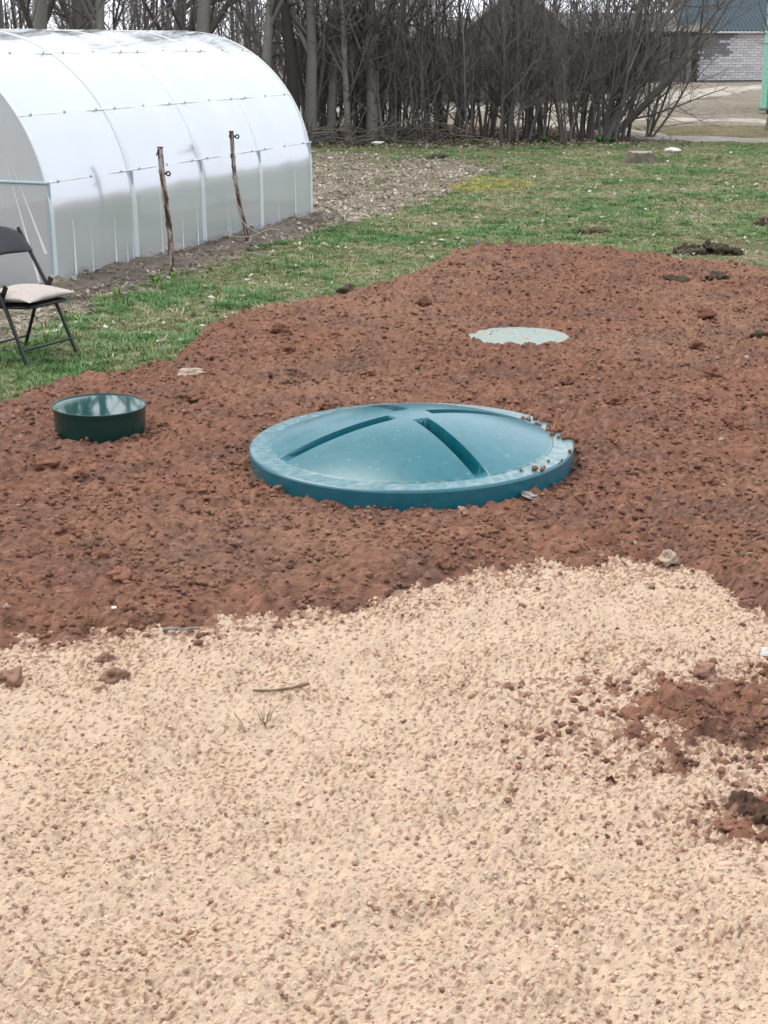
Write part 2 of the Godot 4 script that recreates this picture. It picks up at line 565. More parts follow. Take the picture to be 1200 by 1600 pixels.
func build_ground() -> void:
	# the earth everything lies on, out to the horizon
	var xs := PackedFloat32Array([-500, -200, -90, -50, -30, -20, -14, -11])
	xs.append_array(steps(-9, 11, 0.075))
	xs.append_array(PackedFloat32Array([12, 13, 14, 15, 16, 18, 20, 22, 25, 30, 40, 60, 100, 200, 500]))
	var zs := PackedFloat32Array([-700, -350, -200, -140, -110, -90, -80])
	var z := -72.0
	while z < -6.5:
		zs.append(z)
		z += -z * 0.0065
	zs.append_array(PackedFloat32Array([-6.3, -5, -4, -3, -2, 0, 3, 8, 15, 30, 60, 120, 300]))
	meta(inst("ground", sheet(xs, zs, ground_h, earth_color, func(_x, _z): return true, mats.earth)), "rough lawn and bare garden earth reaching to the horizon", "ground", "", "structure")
	# red soil
	xs = steps(-5.0, 6.0, 0.0165)
	zs = PackedFloat32Array()
	z = -15.2
	while z < -2.3:
		zs.append(z)
		z += maxf(0.0125, -z * 0.0025)
	var keep_soil := func(x, zz):
		var e := line(SOIL_EDGE, x)
		if zz < e - 0.5: return false
		if zz > -6.4 and sandness(x, zz) > 0.14: return false
		return absf(x) < 0.34 * -zz + 0.9
	meta(inst("soil", sheet(xs, zs, soil_h, soil_color, keep_soil, mats.soil)), "freshly raked red brown soil spread around the green lids", "soil", "", "structure")
	# pale sand
	xs = steps(-2.3, 2.3, 0.0068)
	zs = PackedFloat32Array()
	z = -5.7
	while z < -1.9:
		zs.append(z)
		z += maxf(0.0062, -z * 0.0021)
	var keep_sand := func(x, zz): return absf(x) < 0.34 * -zz + 0.55 and sandness(x, zz) > -0.16
	meta(inst("sand", sheet(xs, zs, sand_h, sand_color, keep_sand, mats.sand)), "pale peach coloured damp sand with lumpy raked surface", "sand", "", "structure")

func build_crumbs() -> void:
	var shapes := []
	for k in 5: shapes.append(lumps(100 + k, 0, 0.4).mesh(mats.crumb))
	var r := RandomNumberGenerator.new()
	r.seed = 5
	# soil crumbs
	for k in 3:
		var at := []
		var cols := PackedColorArray()
		while at.size() < 9000:
			var z := -exp(r.randf_range(log(2.6), log(14.6)))
			var x := r.randf_range(-1, 1) * (0.31 * -z + 0.6)
			if z < line(SOIL_EDGE, x) - 0.12 + 0.15 * nMid.get_noise_2d(x, z): continue
			var s := sandness(x, z)
			if s > 0.03 and r.randf() > exp(-s / 0.09): continue
			if Vector2(x - LID.x, z - LID.z).length() < 0.74: continue
			if Vector2(x - PLATE.x, z - PLATE.z).length() < 0.33: continue
			if nPatch.get_noise_2d(x, z) < r.randf_range(-0.6, 0.3): continue
			var q := pow(r.randf(), 2.6)
			var d := lerpf(0.0035, 0.015, q) * clampf(0.7 + -z * 0.05, 0.8, 1.3)
			var b := Basis.from_euler(Vector3(r.randf() * TAU, r.randf() * TAU, r.randf() * TAU)).scaled(Vector3(d, d * 0.7, d))
			at.append(Transform3D(b, Vector3(x, (maxf(soil_h(x, z), sand_h(x, z)) if s > -0.15 and z > -6.0 else soil_h(x, z)) + d * 0.15, z)))
			var c := soil_color(x, z)
			c = c.lerp(Color(0.17, 0.09, 0.065), r.randf() * 0.6)
			if r.randf() < 0.006: c = Color(0.36, 0.27, 0.22)
			cols.append(c * r.randf_range(0.8, 1.15))
		scatter("soil_crumbs", shapes[k], at, cols, ["small round crumbs of red brown soil", "small crumbs of broken red soil strewn about", "tiny loose crumbs lying over the red soil"][k], "soil crumbs")
	# sand crumbs
	for k in 2:
		var at := []
		var cols := PackedColorArray()
		while at.size() < 4500:
			var z := -exp(r.randf_range(log(2.35), log(5.5)))
			var x := r.randf_range(-1, 1) * (0.3 * -z + 0.3)
			var s := sandness(x, z)
			if s < -0.02: continue
			var d := lerpf(0.0025, 0.0075, pow(r.randf(), 3.0))
			var b := Basis.from_euler(Vector3(r.randf() * TAU, r.randf() * TAU, r.randf() * TAU)).scaled(Vector3(d, d * 0.75, d))
			at.append(Transform3D(b, Vector3(x, sand_h(x, z) + d * 0.2, z)))
			var c := sand_color(x, z)
			if r.randf() < 0.12: c = Color(0.30, 0.18, 0.14)
			cols.append(c * r.randf_range(0.88, 1.08))
		scatter("sand_crumbs", shapes[3 + k], at, cols, ["small damp lumps of pale sand", "little clumps of pale sand and soil"][k], "sand crumbs")

# ---------------------------------------------------------------- the big domed lid
func lid_height(x: float, z: float) -> float:
	var r := sqrt(x * x + z * z)
	var flange := 0.112
	if r > 0.665: return flange - 0.004 * (r - 0.665) / 0.09
	var t := r / 0.665
	var dome := flange + 0.002 + 0.132 * (1.0 - pow(t, 1.9))
	var ca := cos(0.47)
	var sa := sin(0.47)
	var u := x * ca - z * sa
	var w := x * sa + z * ca
	var deep := 0.0
	for q in [[absf(u), absf(w)], [absf(w), absf(u)]]:
		var along: float = q[0]
		var off: float = q[1]
		var g := smoothstep(0.0375, 0.0310, off) * smoothstep(0.095, 0.107, along) * smoothstep(0.668, 0.655, along)
		deep = maxf(deep, g)
	var floor_y := lerpf(dome - 0.16, flange + 0.001, smoothstep(0.40, 0.98, t))
	return lerpf(dome, floor_y, deep)

func build_lid() -> void:
	var o := base("tank_lid", LID)
	meta(o, "large domed teal plastic tank lid with cross shaped grooves lying in soil", "tank lid")
	o.rotation = Vector3(deg_to_rad(0.6), 0, deg_to_rad(0.9))
	var mb := MB.new()
	var dust := noise(41, 5.0, FastNoiseLite.TYPE_SIMPLEX_SMOOTH, 4)
	var spots := noise(42, 40.0)
	var radii := []
	for i in 12: radii.append(0.094 * i / 11.0)
	for q in [0.098, 0.103, 0.107, 0.112]: radii.append(q)
	for i in 60: radii.append(lerpf(0.12, 0.640, i / 59.0))
	for q in [0.648, 0.655, 0.660, 0.664, 0.6655, 0.672, 0.69, 0.71, 0.73, 0.745, 0.755]: radii.append(q)
	var offs := [-0.0400, -0.0376, -0.0345, -0.0309, -0.015, 0.0, 0.015, 0.0309, 0.0345, 0.0376]
	var fill := 64
	var na := 4 * (offs.size() + fill)
	for r in radii:
		for qd in 4:
			for j in offs.size() + fill:
				var most := asin(minf(0.5, 0.04 / maxf(r, 0.001)))
				var a := 0.0
				if j < offs.size():
					a = asin(clampf(offs[j] / maxf(r, 0.001), -0.5, 0.5)) if r > 0.081 else offs[j] / 0.04 * most
				else:
					a = lerpf(most, PI / 2.0 - most, float(j - offs.size()) / fill)
				a += qd * PI / 2.0 - 0.47
				var x: float = cos(a) * r
				var z: float = sin(a) * r
				var e := 0.0018
				var h := lid_height(x, z)
				var nn := Vector3(lid_height(x - e, z) - lid_height(x + e, z), 2 * e, lid_height(x, z - e) - lid_height(x, z + e)).normalized()
				var c := Color(0.010, 0.14, 0.19)
				# dried soil dust, mostly on the flange
				var d := dust.get_noise_2d(x * 1.3, z * 1.3)
				var k := clampf(d * 0.3 - 0.1, 0.0, 0.04)
				if r > 0.655: k = maxf(k, clampf(0.10 + dust.get_noise_2d(x * 4.0, z * 4.0) * 0.6 + 0.10 * spots.get_noise_2d(x * 0.5, z * 0.5) + 0.6 * clampf(x - 0.30, 0.0, 0.4), 0.0, 0.65))
				if spots.get_noise_2d(x, z) > 0.86: k = maxf(k, 0.3)
				c = c.lerp(Color(0.36, 0.38, 0.35), k)
				mb.vert(Vector3(x, h, z), nn, c)
	for i in radii.size() - 1:
		for j in na:
			var a := i * na + j
			var b := i * na + (j + 1) % na
			mb.quad(a, b, b + na, a + na)
	inst("dome", mb.mesh(mats.teal_plastic), o)
	mb = MB.new()
	var y1 := lid_height(0.755, 0)
	mb.lathe([Vector2(0.752, -0.06), Vector2(0.762, y1 - 0.03), Vector2(0.7635, y1 - 0.012), Vector2(0.761, y1 - 0.005), Vector2(0.755, y1)], 200, Color(0.010, 0.14, 0.19))
	inst("rim", mb.mesh(mats.teal_plastic), o)

func build_cap_and_plate() -> void:
	# riser with a glossy flat cap
	var o := base("riser_cap", Vector3(-1.44, 0.03, -7.25))
	meta(o, "short dark green plastic riser pipe closed by a glossy flat cap", "pipe cap")
	o.rotation = Vector3(0.012, 0, -0.012)
	var mb := MB.new()
	mb.lathe([Vector2(0.222, -0.08), Vector2(0.230, 0.135), Vector2(0.2345, 0.152), Vector2(0.236, 0.163), Vector2(0.234, 0.166), Vector2(0.229, 0.1655), Vector2(0.226, 0.160)], 96)
	inst("wall", mb.mesh(mats.green_plastic), o)
	mb = MB.new()
	mb.lathe([Vector2(0.2262, 0.1602), Vector2(0.12, 0.1615), Vector2(0.0, 0.162)], 96)
	for i in mb.n.size(): mb.n[i] = Vector3(mb.v[i].x * 0.012, 1, mb.v[i].z * 0.012).normalized()
	inst("lid", mb.mesh(mats.green_gloss), o)
	# flat plate almost covered by soil
	mb = MB.new()
	var f := noise(51, 6.0, FastNoiseLite.TYPE_SIMPLEX_SMOOTH, 4)
	var na := 72
	for i in 15:
		for j in na:
			var a := TAU * j / na
			var r := 0.36 * i / 14.0
			var p := Vector3(cos(a) * r, 0.034 - (0.012 if i == 14 else 0.0) + 0.002 * f.get_noise_2d(cos(a) * r, sin(a) * r), sin(a) * r)
			var k := clampf(f.get_noise_2d(p.x * 1.5, p.z * 1.5 + 3.0) * 1.6 - 0.18 + 0.2 * float(i > 12), 0.0, 0.85)
			mb.vert(p, Vector3.UP, Color(0.26, 0.335, 0.325).lerp(Color(0.36, 0.24, 0.19), k))
	for i in 14:
		for j in na:
			var a := i * na + j
			var b := i * na + (j + 1) % na
			mb.quad(a, b, b + na, a + na)
	var d := inst("manhole_plate", mb.mesh(mats.plate))
	d.position = PLATE + Vector3(0, 0.016, 0)
	d.rotation.z = 0.008
	meta(d, "flat round grey green plate half buried in the red soil", "plate")

# ---------------------------------------------------------------- greenhouse
const GH_SIDE := 0.55
const GH_HIGH := 2.03

# point of the arch at s (0 at the base beside the lawn, 1 at the base on the other side), and its outward normal
func arch(s: float) -> Array:
	var b := GH_HIGH - GH_SIDE
	var a := GH_WIDE / 2.0
	var curve := PI * sqrt((a * a + b * b) / 2.0)
	var total := curve + 2.0 * GH_SIDE
	var d := s * total
	if d < GH_SIDE: return [Vector3(0, d, 0), Vector3(1, 0, 0)]
	if d > total - GH_SIDE: return [Vector3(-GH_WIDE, total - d, 0), Vector3(-1, 0, 0)]
	var t := (d - GH_SIDE) / curve * PI
	return [Vector3(-a + a * cos(t), GH_SIDE + b * sin(t), 0), Vector3(cos(t) / a, sin(t) / b, 0).normalized()]

func arch_strip(z: float, wide: float, proud: float, thick: float) -> MB:
	var mb := MB.new()
	var k := 64
	for i in k + 1:
		var q := arch(float(i) / k)
		var p: Vector3 = q[0]
		var nn: Vector3 = q[1]
		for e in [[-0.5, 0.0, Vector3(0, 0, 1)], [-0.5, 1.0, Vector3(0, 0, 1)], [-0.5, 1.0, nn], [0.5, 1.0, nn], [0.5, 1.0, Vector3(0, 0, -1)], [0.5, 0.0, Vector3(0, 0, -1)]]:
			mb.vert(p + nn * (proud + thick * (e[1] - 1.0)) - Vector3(0, 0, wide * e[0]) + Vector3(0, 0, z), e[2])
	for i in k:
		for e in [0, 2, 4]:
			mb.quad(i * 6 + e, i * 6 + e + 1, i * 6 + e + 7, i * 6 + e + 6)
	return mb

func build_greenhouse() -> void:
	var o := base("greenhouse", GH_AT, GH_TURN)
	meta(o, "arched greenhouse of translucent white polycarbonate sheets on a metal frame", "greenhouse")
	var bays := 4
	var bay := GH_LEN / bays
	for b in bays:
		var mb := MB.new()
		var k := 72
		var cols := 14
		for i in k + 1:
			var q := arch(float(i) / k)
			var p: Vector3 = q[0]
			var nn: Vector3 = q[1]
			for j in cols + 1:
				var t := float(j) / cols
				var bulge := 0.012 * sin(PI * t) + 0.004 * sin(TAU * t * 2.0 + b)
				var tilt := 0.012 * PI / bay * cos(PI * t) + 0.004 * TAU * 2.0 / bay * cos(TAU * t * 2.0 + b)
				mb.vert(p + nn * bulge - Vector3(0, 0, (b + t) * bay), (nn + Vector3(0, 0, tilt)).normalized(), Color.WHITE, Vector2(t, float(i) / k))
		for i in k:
			for j in cols:
				var a := i * (cols + 1) + j
				mb.quad(a, a + 1, a + cols + 2, a + cols + 1)
		inst("panel", mb.mesh(mats.polycarbonate), o)
	# end sheets
	for z in [0.004, -GH_LEN - 0.004]:
		var mb := MB.new()
		var nn := Vector3(0, 0, 1 if z > 0 else -1)
		var mid := mb.vert(Vector3(-GH_WIDE / 2.0, 0.8, z), nn)
		var k := 64
		for i in k + 1:
			var p: Vector3 = arch(float(i) / k)[0]
			mb.vert(p + Vector3(0, 0, z), nn)
		for i in k: mb.tri(mid, mid + 1 + i, mid + 2 + i)
		mb.tri(mid, mid + 1, mid + 1 + k)
		inst("end_sheet", mb.mesh(mats.polycarbonate), o)
		mb = MB.new()
		var h := 0.86
		mb.tube(PackedVector3Array([Vector3(0.0, h, z * 1.0 + nn.z * 0.012), Vector3(-GH_WIDE, h, z + nn.z * 0.012)]), PackedFloat32Array([0.014, 0.014]), 8)
		inst("cross_bar", mb.mesh(mats.zinc), o)
	# hoops, with the joint strips over the sheets
	for b in bays + 1:
		var z := -b * bay
		var wide := 0.075 if b > 0 and b < bays else 0.05
		inst("joint_strip", arch_strip(z, wide, 0.006, 0.004).mesh(mats.strip), o)
		var pm := MB.new()
		pm.box(Transform3D(Basis.IDENTITY, Vector3(-0.018, 0.40, z)), Vector3(0.024, 0.92, 0.036), 0.004)
		inst("post", pm.mesh(mats.zinc), o)
	# lengthwise rails with screws
	for s in [0.15, 0.247, 0.365, 0.5, 0.635, 0.753, 0.85]:
		var q := arch(s)
		var p: Vector3 = q[0]
		var nn: Vector3 = q[1]
		var mb := MB.new()
		mb.tube(PackedVector3Array([p + nn * 0.003, p + nn * 0.003 + Vector3(0, 0, -GH_LEN)]), PackedFloat32Array([0.008, 0.008]), 8)
		var rail := inst("rail", mb.mesh(mats.milky), o)
		if s < 0.5:
			var sm := MB.new()
			sm.lathe([Vector2(0.013, 0.0), Vector2(0.012, 0.004), Vector2(0.006, 0.006), Vector2(0.005, 0.011), Vector2(0.0, 0.012)], 10)
			var mesh := sm.mesh(mats.zinc)
			for b in bays:
				for e in [0.12, 0.5, 0.88]:
					var w := inst("screw", mesh, rail)
					w.position = p + nn * 0.013 + Vector3(0, 0, -(b + e) * bay)
					w.basis = Basis(Quaternion(Vector3.UP, nn))
	# beds of red soil inside, behind boards
	for e in [[-0.42, 0.66], [-2.5, 0.7]]:
		var bm := MB.new()
		bm.box(Transform3D(Basis.IDENTITY, Vector3(e[0], 0.10, -GH_LEN / 2.0)), Vector3(e[1], 0.24, GH_LEN - 0.3), 0.03, Color(0.20, 0.10, 0.075))
		var bed := inst("soil_bed", bm.mesh(mats.soil), o)
		bm = MB.new()
		bm.box(Transform3D(Basis.IDENTITY, Vector3(e[0] - signf(e[0] + 1.4) * (e[1] / 2.0 + 0.02), 0.10, -GH_LEN / 2.0)), Vector3(0.025, 0.3, GH_LEN - 0.3), 0.004, Color(0.25, 0.16, 0.12))
		inst("edging_board", bm.mesh(mats.board), bed)
	# droplets that ran down inside the channels of the sheets and dried as white wedges
	var r := RandomNumberGenerator.new()
	r.seed = 9
	var marks := [[0.28, 0.04, 0.86], [0.55, 0.04, 0.52], [0.93, 0.04, 0.58], [1.12, 0.03, 0.28], [1.22, 0.03, 0.36], [1.75, 0.03, 0.78], [2.15, 0.03, 0.42], [2.45, 0.02, 0.50], [2.62, 0.02, 0.30], [3.10, 0.03, 0.48], [3.15, 0.03, 0.26], [4.3, 0.03, 0.36], [4.75, 0.03, 0.85]]
	for e in marks:
		var mb := MB.new()
		var w: float = r.randf_range(0.008, 0.016)
		var z: float = -e[0]
		var top: float = e[2]
		var q := arch(minf(top, 1.2) / 5.6)
		var tp := Vector3(0.0155, top, z) if top < GH_SIDE else Vector3(q[0].x + 0.022, top, z)
		var mids := Vector3(0.0165, lerpf(e[1], top, 0.5), z)
		var a := mb.vert(Vector3(0.0165, e[1], z - w), Vector3.RIGHT)
		var b := mb.vert(Vector3(0.0165, e[1], z + w), Vector3.RIGHT)
		var c := mb.vert(mids - Vector3(0, 0, w * 0.35), Vector3.RIGHT)
		var d := mb.vert(mids + Vector3(0, 0, w * 0.35), Vector3.RIGHT)
		var t := mb.vert(tp, Vector3.RIGHT)
		mb.quad(a, b, d, c)
		mb.tri(c, d, t)
		inst("dried_streak", mb.mesh(mats.milky), o)
	for e in [[-0.30, 0.06, 1.05, -0.10], [-0.22, 0.3, 1.0, -0.12]]:
		var mb := MB.new()
		var a := mb.vert(Vector3(e[0] + 0.16, e[1], 0.007), Vector3.BACK)
		var b := mb.vert(Vector3(e[0] + 0.13, e[1], 0.007), Vector3.BACK)
		var c := mb.vert(Vector3(e[0] + e[3], e[2], 0.007), Vector3.BACK)
		mb.tri(a, b, c)
		inst("dried_streak", mb.mesh(mats.milky), o)

# ---------------------------------------------------------------- far buildings
func part_box(parent: Node, called: String, at: Vector3, size: Vector3, m: Material, col := Color.WHITE, bev := 0.01) -> MeshInstance3D:
	var mb := MB.new()
	mb.box(Transform3D(Basis.IDENTITY, at), size, bev, col)
	return inst(called, mb.mesh(m), parent)

# corrugated roof slope from the eaves (front) up to the ridge
func slope_mesh(wide: float, deep: float, rise: float, wave: float, amp: float, col: Color, thick := 0.03) -> MB:
	var mb := MB.new()
	var k := int(wide / wave * 6.0)
	var up := Vector3(0, deep, rise).normalized()
	for i in k + 1:
		var x := wide * i / k
		var h := amp * sin(TAU * x / wave)
		var nn := (up - Vector3(amp * TAU / wave * cos(TAU * x / wave), 0, 0)).normalized()
		for j in 2:
			mb.vert(Vector3(x, j * rise, -j * deep) + up * h, nn, col)
		for j in 2:
			mb.vert(Vector3(x, j * rise, -j * deep) + up * (h - thick), -nn, col)
	for i in k:
		var a := i * 4
		mb.quad(a, a + 1, a + 5, a + 4)
		mb.quad(a + 2, a + 3, a + 7, a + 6)
	return mb

func build_buildings() -> void:
	var r := RandomNumberGenerator.new()
	r.seed = 31
	# garage of pale blocks with a blue grey roof
	var o := base("block_garage", Vector3(15.0, 0, -74.0), 0.30)
	meta(o, "garage of pale grey blocks under a blue corrugated roof", "garage")
	part_box(o, "wall", Vector3(4.0, 1.15, -3.0), Vector3(8.0, 2.5, 5.96), mats.stone, Color(0.20, 0.19, 0.19))
	var shapes := []
	for k in 4:
		var mb := MB.new()
		mb.box(Transform3D.IDENTITY, Vector3(0.375, 0.112, 0.05), 0.006, [Color(0.60, 0.58, 0.60), Color(0.53, 0.52, 0.54), Color(0.66, 0.64, 0.64), Color(0.24, 0.23, 0.24)][k])
		shapes.append(mb.mesh(mats.brick))
	var stain := noise(61, 0.8, FastNoiseLite.TYPE_SIMPLEX_SMOOTH, 3)
	for row in 18:
		for i in 15:
			var x := 0.2 + i * 0.39 + (0.19 if row % 2 else 0.0)
			var y := 0.10 + row * 0.125
			var k := r.randi() % 3
			if y > 1.15 + 0.5 * stain.get_noise_2d(x, y) and x < 1.7 + 0.6 * stain.get_noise_2d(y, x): k = 3
			var b := inst("block", shapes[k], o)
			b.position = Vector3(x, y, 0.0 + r.randf() * 0.006)
	part_box(o, "eaves_board", Vector3(3.6, 2.28, 0.36), Vector3(9.0, 0.09, 0.04), mats.paint, Color(0.62, 0.62, 0.6))
	var rf := inst("roof", slope_mesh(9.0, 4.4, 3.2, 0.22, 0.035, Color(0.035, 0.07, 0.095)).mesh(mats.roof), o)
	rf.position = Vector3(-0.9, 2.34, 0.38)
	part_box(o, "plinth", Vector3(4.0, 0.0, 0.03), Vector3(8.1, 0.14, 0.12), mats.stone, Color(0.10, 0.10, 0.10))

	# weathered plank shed next to it
	o = base("plank_shed", Vector3(11.0, 0, -73.0), 0.0)
	meta(o, "old open shed with weathered grey vertical planks beside the block garage", "shed")
	part_box(o, "back_wall", Vector3(0.2, 1.1, -3.0), Vector3(8.4, 2.3, 0.12), mats.board, Color(0.05, 0.045, 0.045))
	for i in 14:
		if i in [5, 6, 7]: continue
		var tone: float = [0.16, 0.22, 0.34, 0.12][r.randi() % 4] if i > 7 else 0.10
		var pl := part_box(o, "plank", Vector3.ZERO, Vector3(0.225, 2.1 + r.randf_range(-0.1, 0.08), 0.035), mats.board, Color(tone, tone * 0.97, tone * 0.95), 0.006)
		pl.position = Vector3(0.15 + i * 0.255, 1.05, r.randf() * 0.03)
		pl.rotation.z = r.randf_range(-0.012, 0.012)
	part_box(o, "post", Vector3(3.82, 1.1, -0.02), Vector3(0.13, 2.2, 0.13), mats.board, Color(0.03, 0.03, 0.03))
	part_box(o, "beam", Vector3(0.0, 2.2, 0.0), Vector3(7.8, 0.14, 0.12), mats.board, Color(0.10, 0.09, 0.085))
	rf = inst("roof", slope_mesh(8.6, 3.6, 0.9, 0.18, 0.03, Color(0.13, 0.125, 0.12)).mesh(mats.roof), o)
	rf.position = Vector3(-4.4, 2.3, 0.4)

	# long dark shed behind the thicket
	o = base("dark_shed", Vector3(2.5, 0, -58.0), 0.0)
	meta(o, "long low shed of blackish green boards behind the thicket", "shed")
	part_box(o, "wall", Vector3(3.4, 1.1, -2.1), Vector3(6.8, 2.2, 4.0), mats.board, Color(0.03, 0.035, 0.03))
	for i in 34:
		var t := r.randf_range(0.018, 0.045)
		var pl := part_box(o, "plank", Vector3.ZERO, Vector3(0.19, 2.2, 0.03), mats.board, Color(t, t * 1.12, t), 0.005)
		pl.position = Vector3(0.1 + i * 0.2, 1.1 + r.randf_range(-0.03, 0.03), -0.07)
	rf = inst("roof", slope_mesh(7.4, 4.8, 0.5, 0.18, 0.03, Color(0.06, 0.065, 0.06)).mesh(mats.roof), o)
	rf.position = Vector3(-0.3, 2.22, 0.3)

	# brown gabled barn
	o = base("gabled_barn", Vector3(-3.0, 0, -50.0), 0.0)
	meta(o, "tall brown wooden barn with grey roof standing behind the bare trees", "barn")
	part_box(o, "wall", Vector3(2.6, 1.0, -2.6), Vector3(5.2, 2.0, 5.0), mats.board, Color(0.15, 0.13, 0.125))
	for i in 24:
		var t := r.randf_range(0.11, 0.20)
		var pl := part_box(o, "plank", Vector3.ZERO, Vector3(0.205, 2.0, 0.03), mats.board, Color(t, t * 0.86, t * 0.82), 0.005)
		pl.position = Vector3(0.12 + i * 0.216, 1.0, -0.08)
	rf = inst("roof", slope_mesh(5.4, 3.6, 2.9, 0.2, 0.03, Color(0.26, 0.265, 0.28)).mesh(mats.roof), o)
	rf.position = Vector3(-0.3, 2.02, 0.3)
	var g := MB.new()
	for z in [0.0, -4.0]:
		g.flat([Vector3(5.3, 0, z), Vector3(9.3, 0, z), Vector3(9.3, 1.9, z), Vector3(7.3, 3.5, z), Vector3(5.3, 1.9, z)], Vector3(0, 0, 1 if z == 0.0 else -1), Color(0.16, 0.135, 0.13))
	g.flat([Vector3(9.3, 0, 0), Vector3(9.3, 0, -4), Vector3(9.3, 1.9, -4), Vector3(9.3, 1.9, 0)], Vector3.RIGHT, Color(0.16, 0.135, 0.13))
	g.flat([Vector3(5.3, 0, 0), Vector3(5.3, 0, -4), Vector3(5.3, 1.9, -4), Vector3(5.3, 1.9, 0)], Vector3.LEFT, Color(0.16, 0.135, 0.13))
	inst("gable_wing", g.mesh(mats.board), o)
	for s in [-1, 1]:
		var mb := MB.new()
		var tilt := atan2(1.6, 2.0)
		mb.box(Transform3D(Basis(Vector3(0, 0, 1), -s * tilt), Vector3(7.3 + s * 1.08, 2.72, -2.0)), Vector3(2.75, 0.07, 4.5), 0.01, Color(0.22, 0.215, 0.22))
		inst("roof", mb.mesh(mats.roof), o)

	# mint green wooden house, only its corner in view
	o = base("mint_house", Vector3(10.33, 0, -41.8), -0.27)
	meta(o, "mint green wooden house clad in horizontal boards beside the drive", "house")
	part_box(o, "wall", Vector3(3.1, 1.75, -2.6), Vector3(6.0, 3.3, 5.0), mats.paint, Color(0.14, 0.36, 0.26))
	part_box(o, "foundation", Vector3(3.1, -0.02, -2.55), Vector3(5.9, 0.3, 4.9), mats.stone, Color(0.13, 0.125, 0.12))
	part_box(o, "sill_board", Vector3(3.1, 0.13, -0.03), Vector3(6.3, 0.06, 0.18), mats.board, Color(0.16, 0.2, 0.15))
	part_box(o, "corner_board", Vector3(0.06, 1.8, -0.03), Vector3(0.17, 3.4, 0.14), mats.paint, Color(0.34, 0.72, 0.56))
	for i in 24:
		var bd := MB.new()
		bd.box(Transform3D(Basis(Vector3.RIGHT, -0.12), Vector3(3.1, 0.24 + i * 0.132, -0.06)), Vector3(5.9, 0.138, 0.022), 0.003, Color(0.23, 0.58, 0.44) * r.randf_range(0.93, 1.06))
		inst("board", bd.mesh(mats.paint), o)
	var hr := inst("roof", slope_mesh(7.0, 3.2, 2.4, 0.2, 0.03, Color(0.16, 0.16, 0.16)).mesh(mats.roof), o)
	hr.position = Vector3(-0.4, 3.4, 0.4)

	# farm tracks: sheets of pale trodden gravel
	track("gravel_track", [Vector2(30, -33.0), Vector2(12, -31.2), Vector2(8.5, -30.6), Vector2(6.2, -31.2), Vector2(5.0, -33.5), Vector2(3.6, -38)], 1.5, "pale trodden gravel track curving past the thicket")
	track("yard_path", [Vector2(26, -72), Vector2(16.5, -66), Vector2(11.5, -57), Vector2(7.6, -49), Vector2(3.0, -45), Vector2(-3, -44), Vector2(-14, -45)], 3.0, "pale sandy path crossing the yard before the block garage")
	track("yard_path", [Vector2(22, -42.5), Vector2(14, -38.6), Vector2(9, -38.0), Vector2(6, -40), Vector2(3.5, -43)], 1.2, "narrow pale path beside the mint green house")

func track(called: String, pts: Array, wide: float, label: String) -> void:
	var cu := Curve2D.new()
	for i in pts.size():
		var d: Vector2 = (pts[mini(i + 1, pts.size() - 1)] - pts[maxi(i - 1, 0)]) / 6.0
		cu.add_point(pts[i], -d, d)
	var ps := cu.tessellate_even_length(5, 0.35)
	var mb := MB.new()
	var f := noise(71, 0.7, FastNoiseLite.TYPE_SIMPLEX_SMOOTH, 3)
	var k := 9
	for i in ps.size():
		var d := (ps[mini(i + 1, ps.size() - 1)] - ps[maxi(i - 1, 0)]).normalized()
		var w := Vector2(-d.y, d.x)
		for j in k:
			var t := (float(j) / (k - 1) - 0.5) * (wide + 0.8 * f.get_noise_2d(ps[i].x, ps[i].y + j * 0.02))
			var q := ps[i] + w * t
			var e := 1.0 - pow(absf(float(j) / (k - 1) - 0.5) * 2.0, 4.0)
			var h := ground_h(q.x, q.y) + lerpf(-0.05, 0.045, e) + 0.03 * f.get_noise_2d(q.x * 3.0, q.y * 3.0)
			var g := f.get_noise_2d(q.x * 2.0 + 7.0, q.y * 2.0)
			var c := Color(0.58, 0.55, 0.51).lerp(Color(0.30, 0.28, 0.25), clampf(0.35 + g * 1.5, 0.0, 1.0))
			mb.vert(Vector3(q.x, h, q.y), Vector3.UP, c)
	for i in ps.size() - 1:
		for j in k - 1:
			var a := i * k + j
			mb.quad(a, a + 1, a + k + 1, a + k)
	meta(inst(called, mb.mesh(mats.earth)), label, "track", "", "structure")

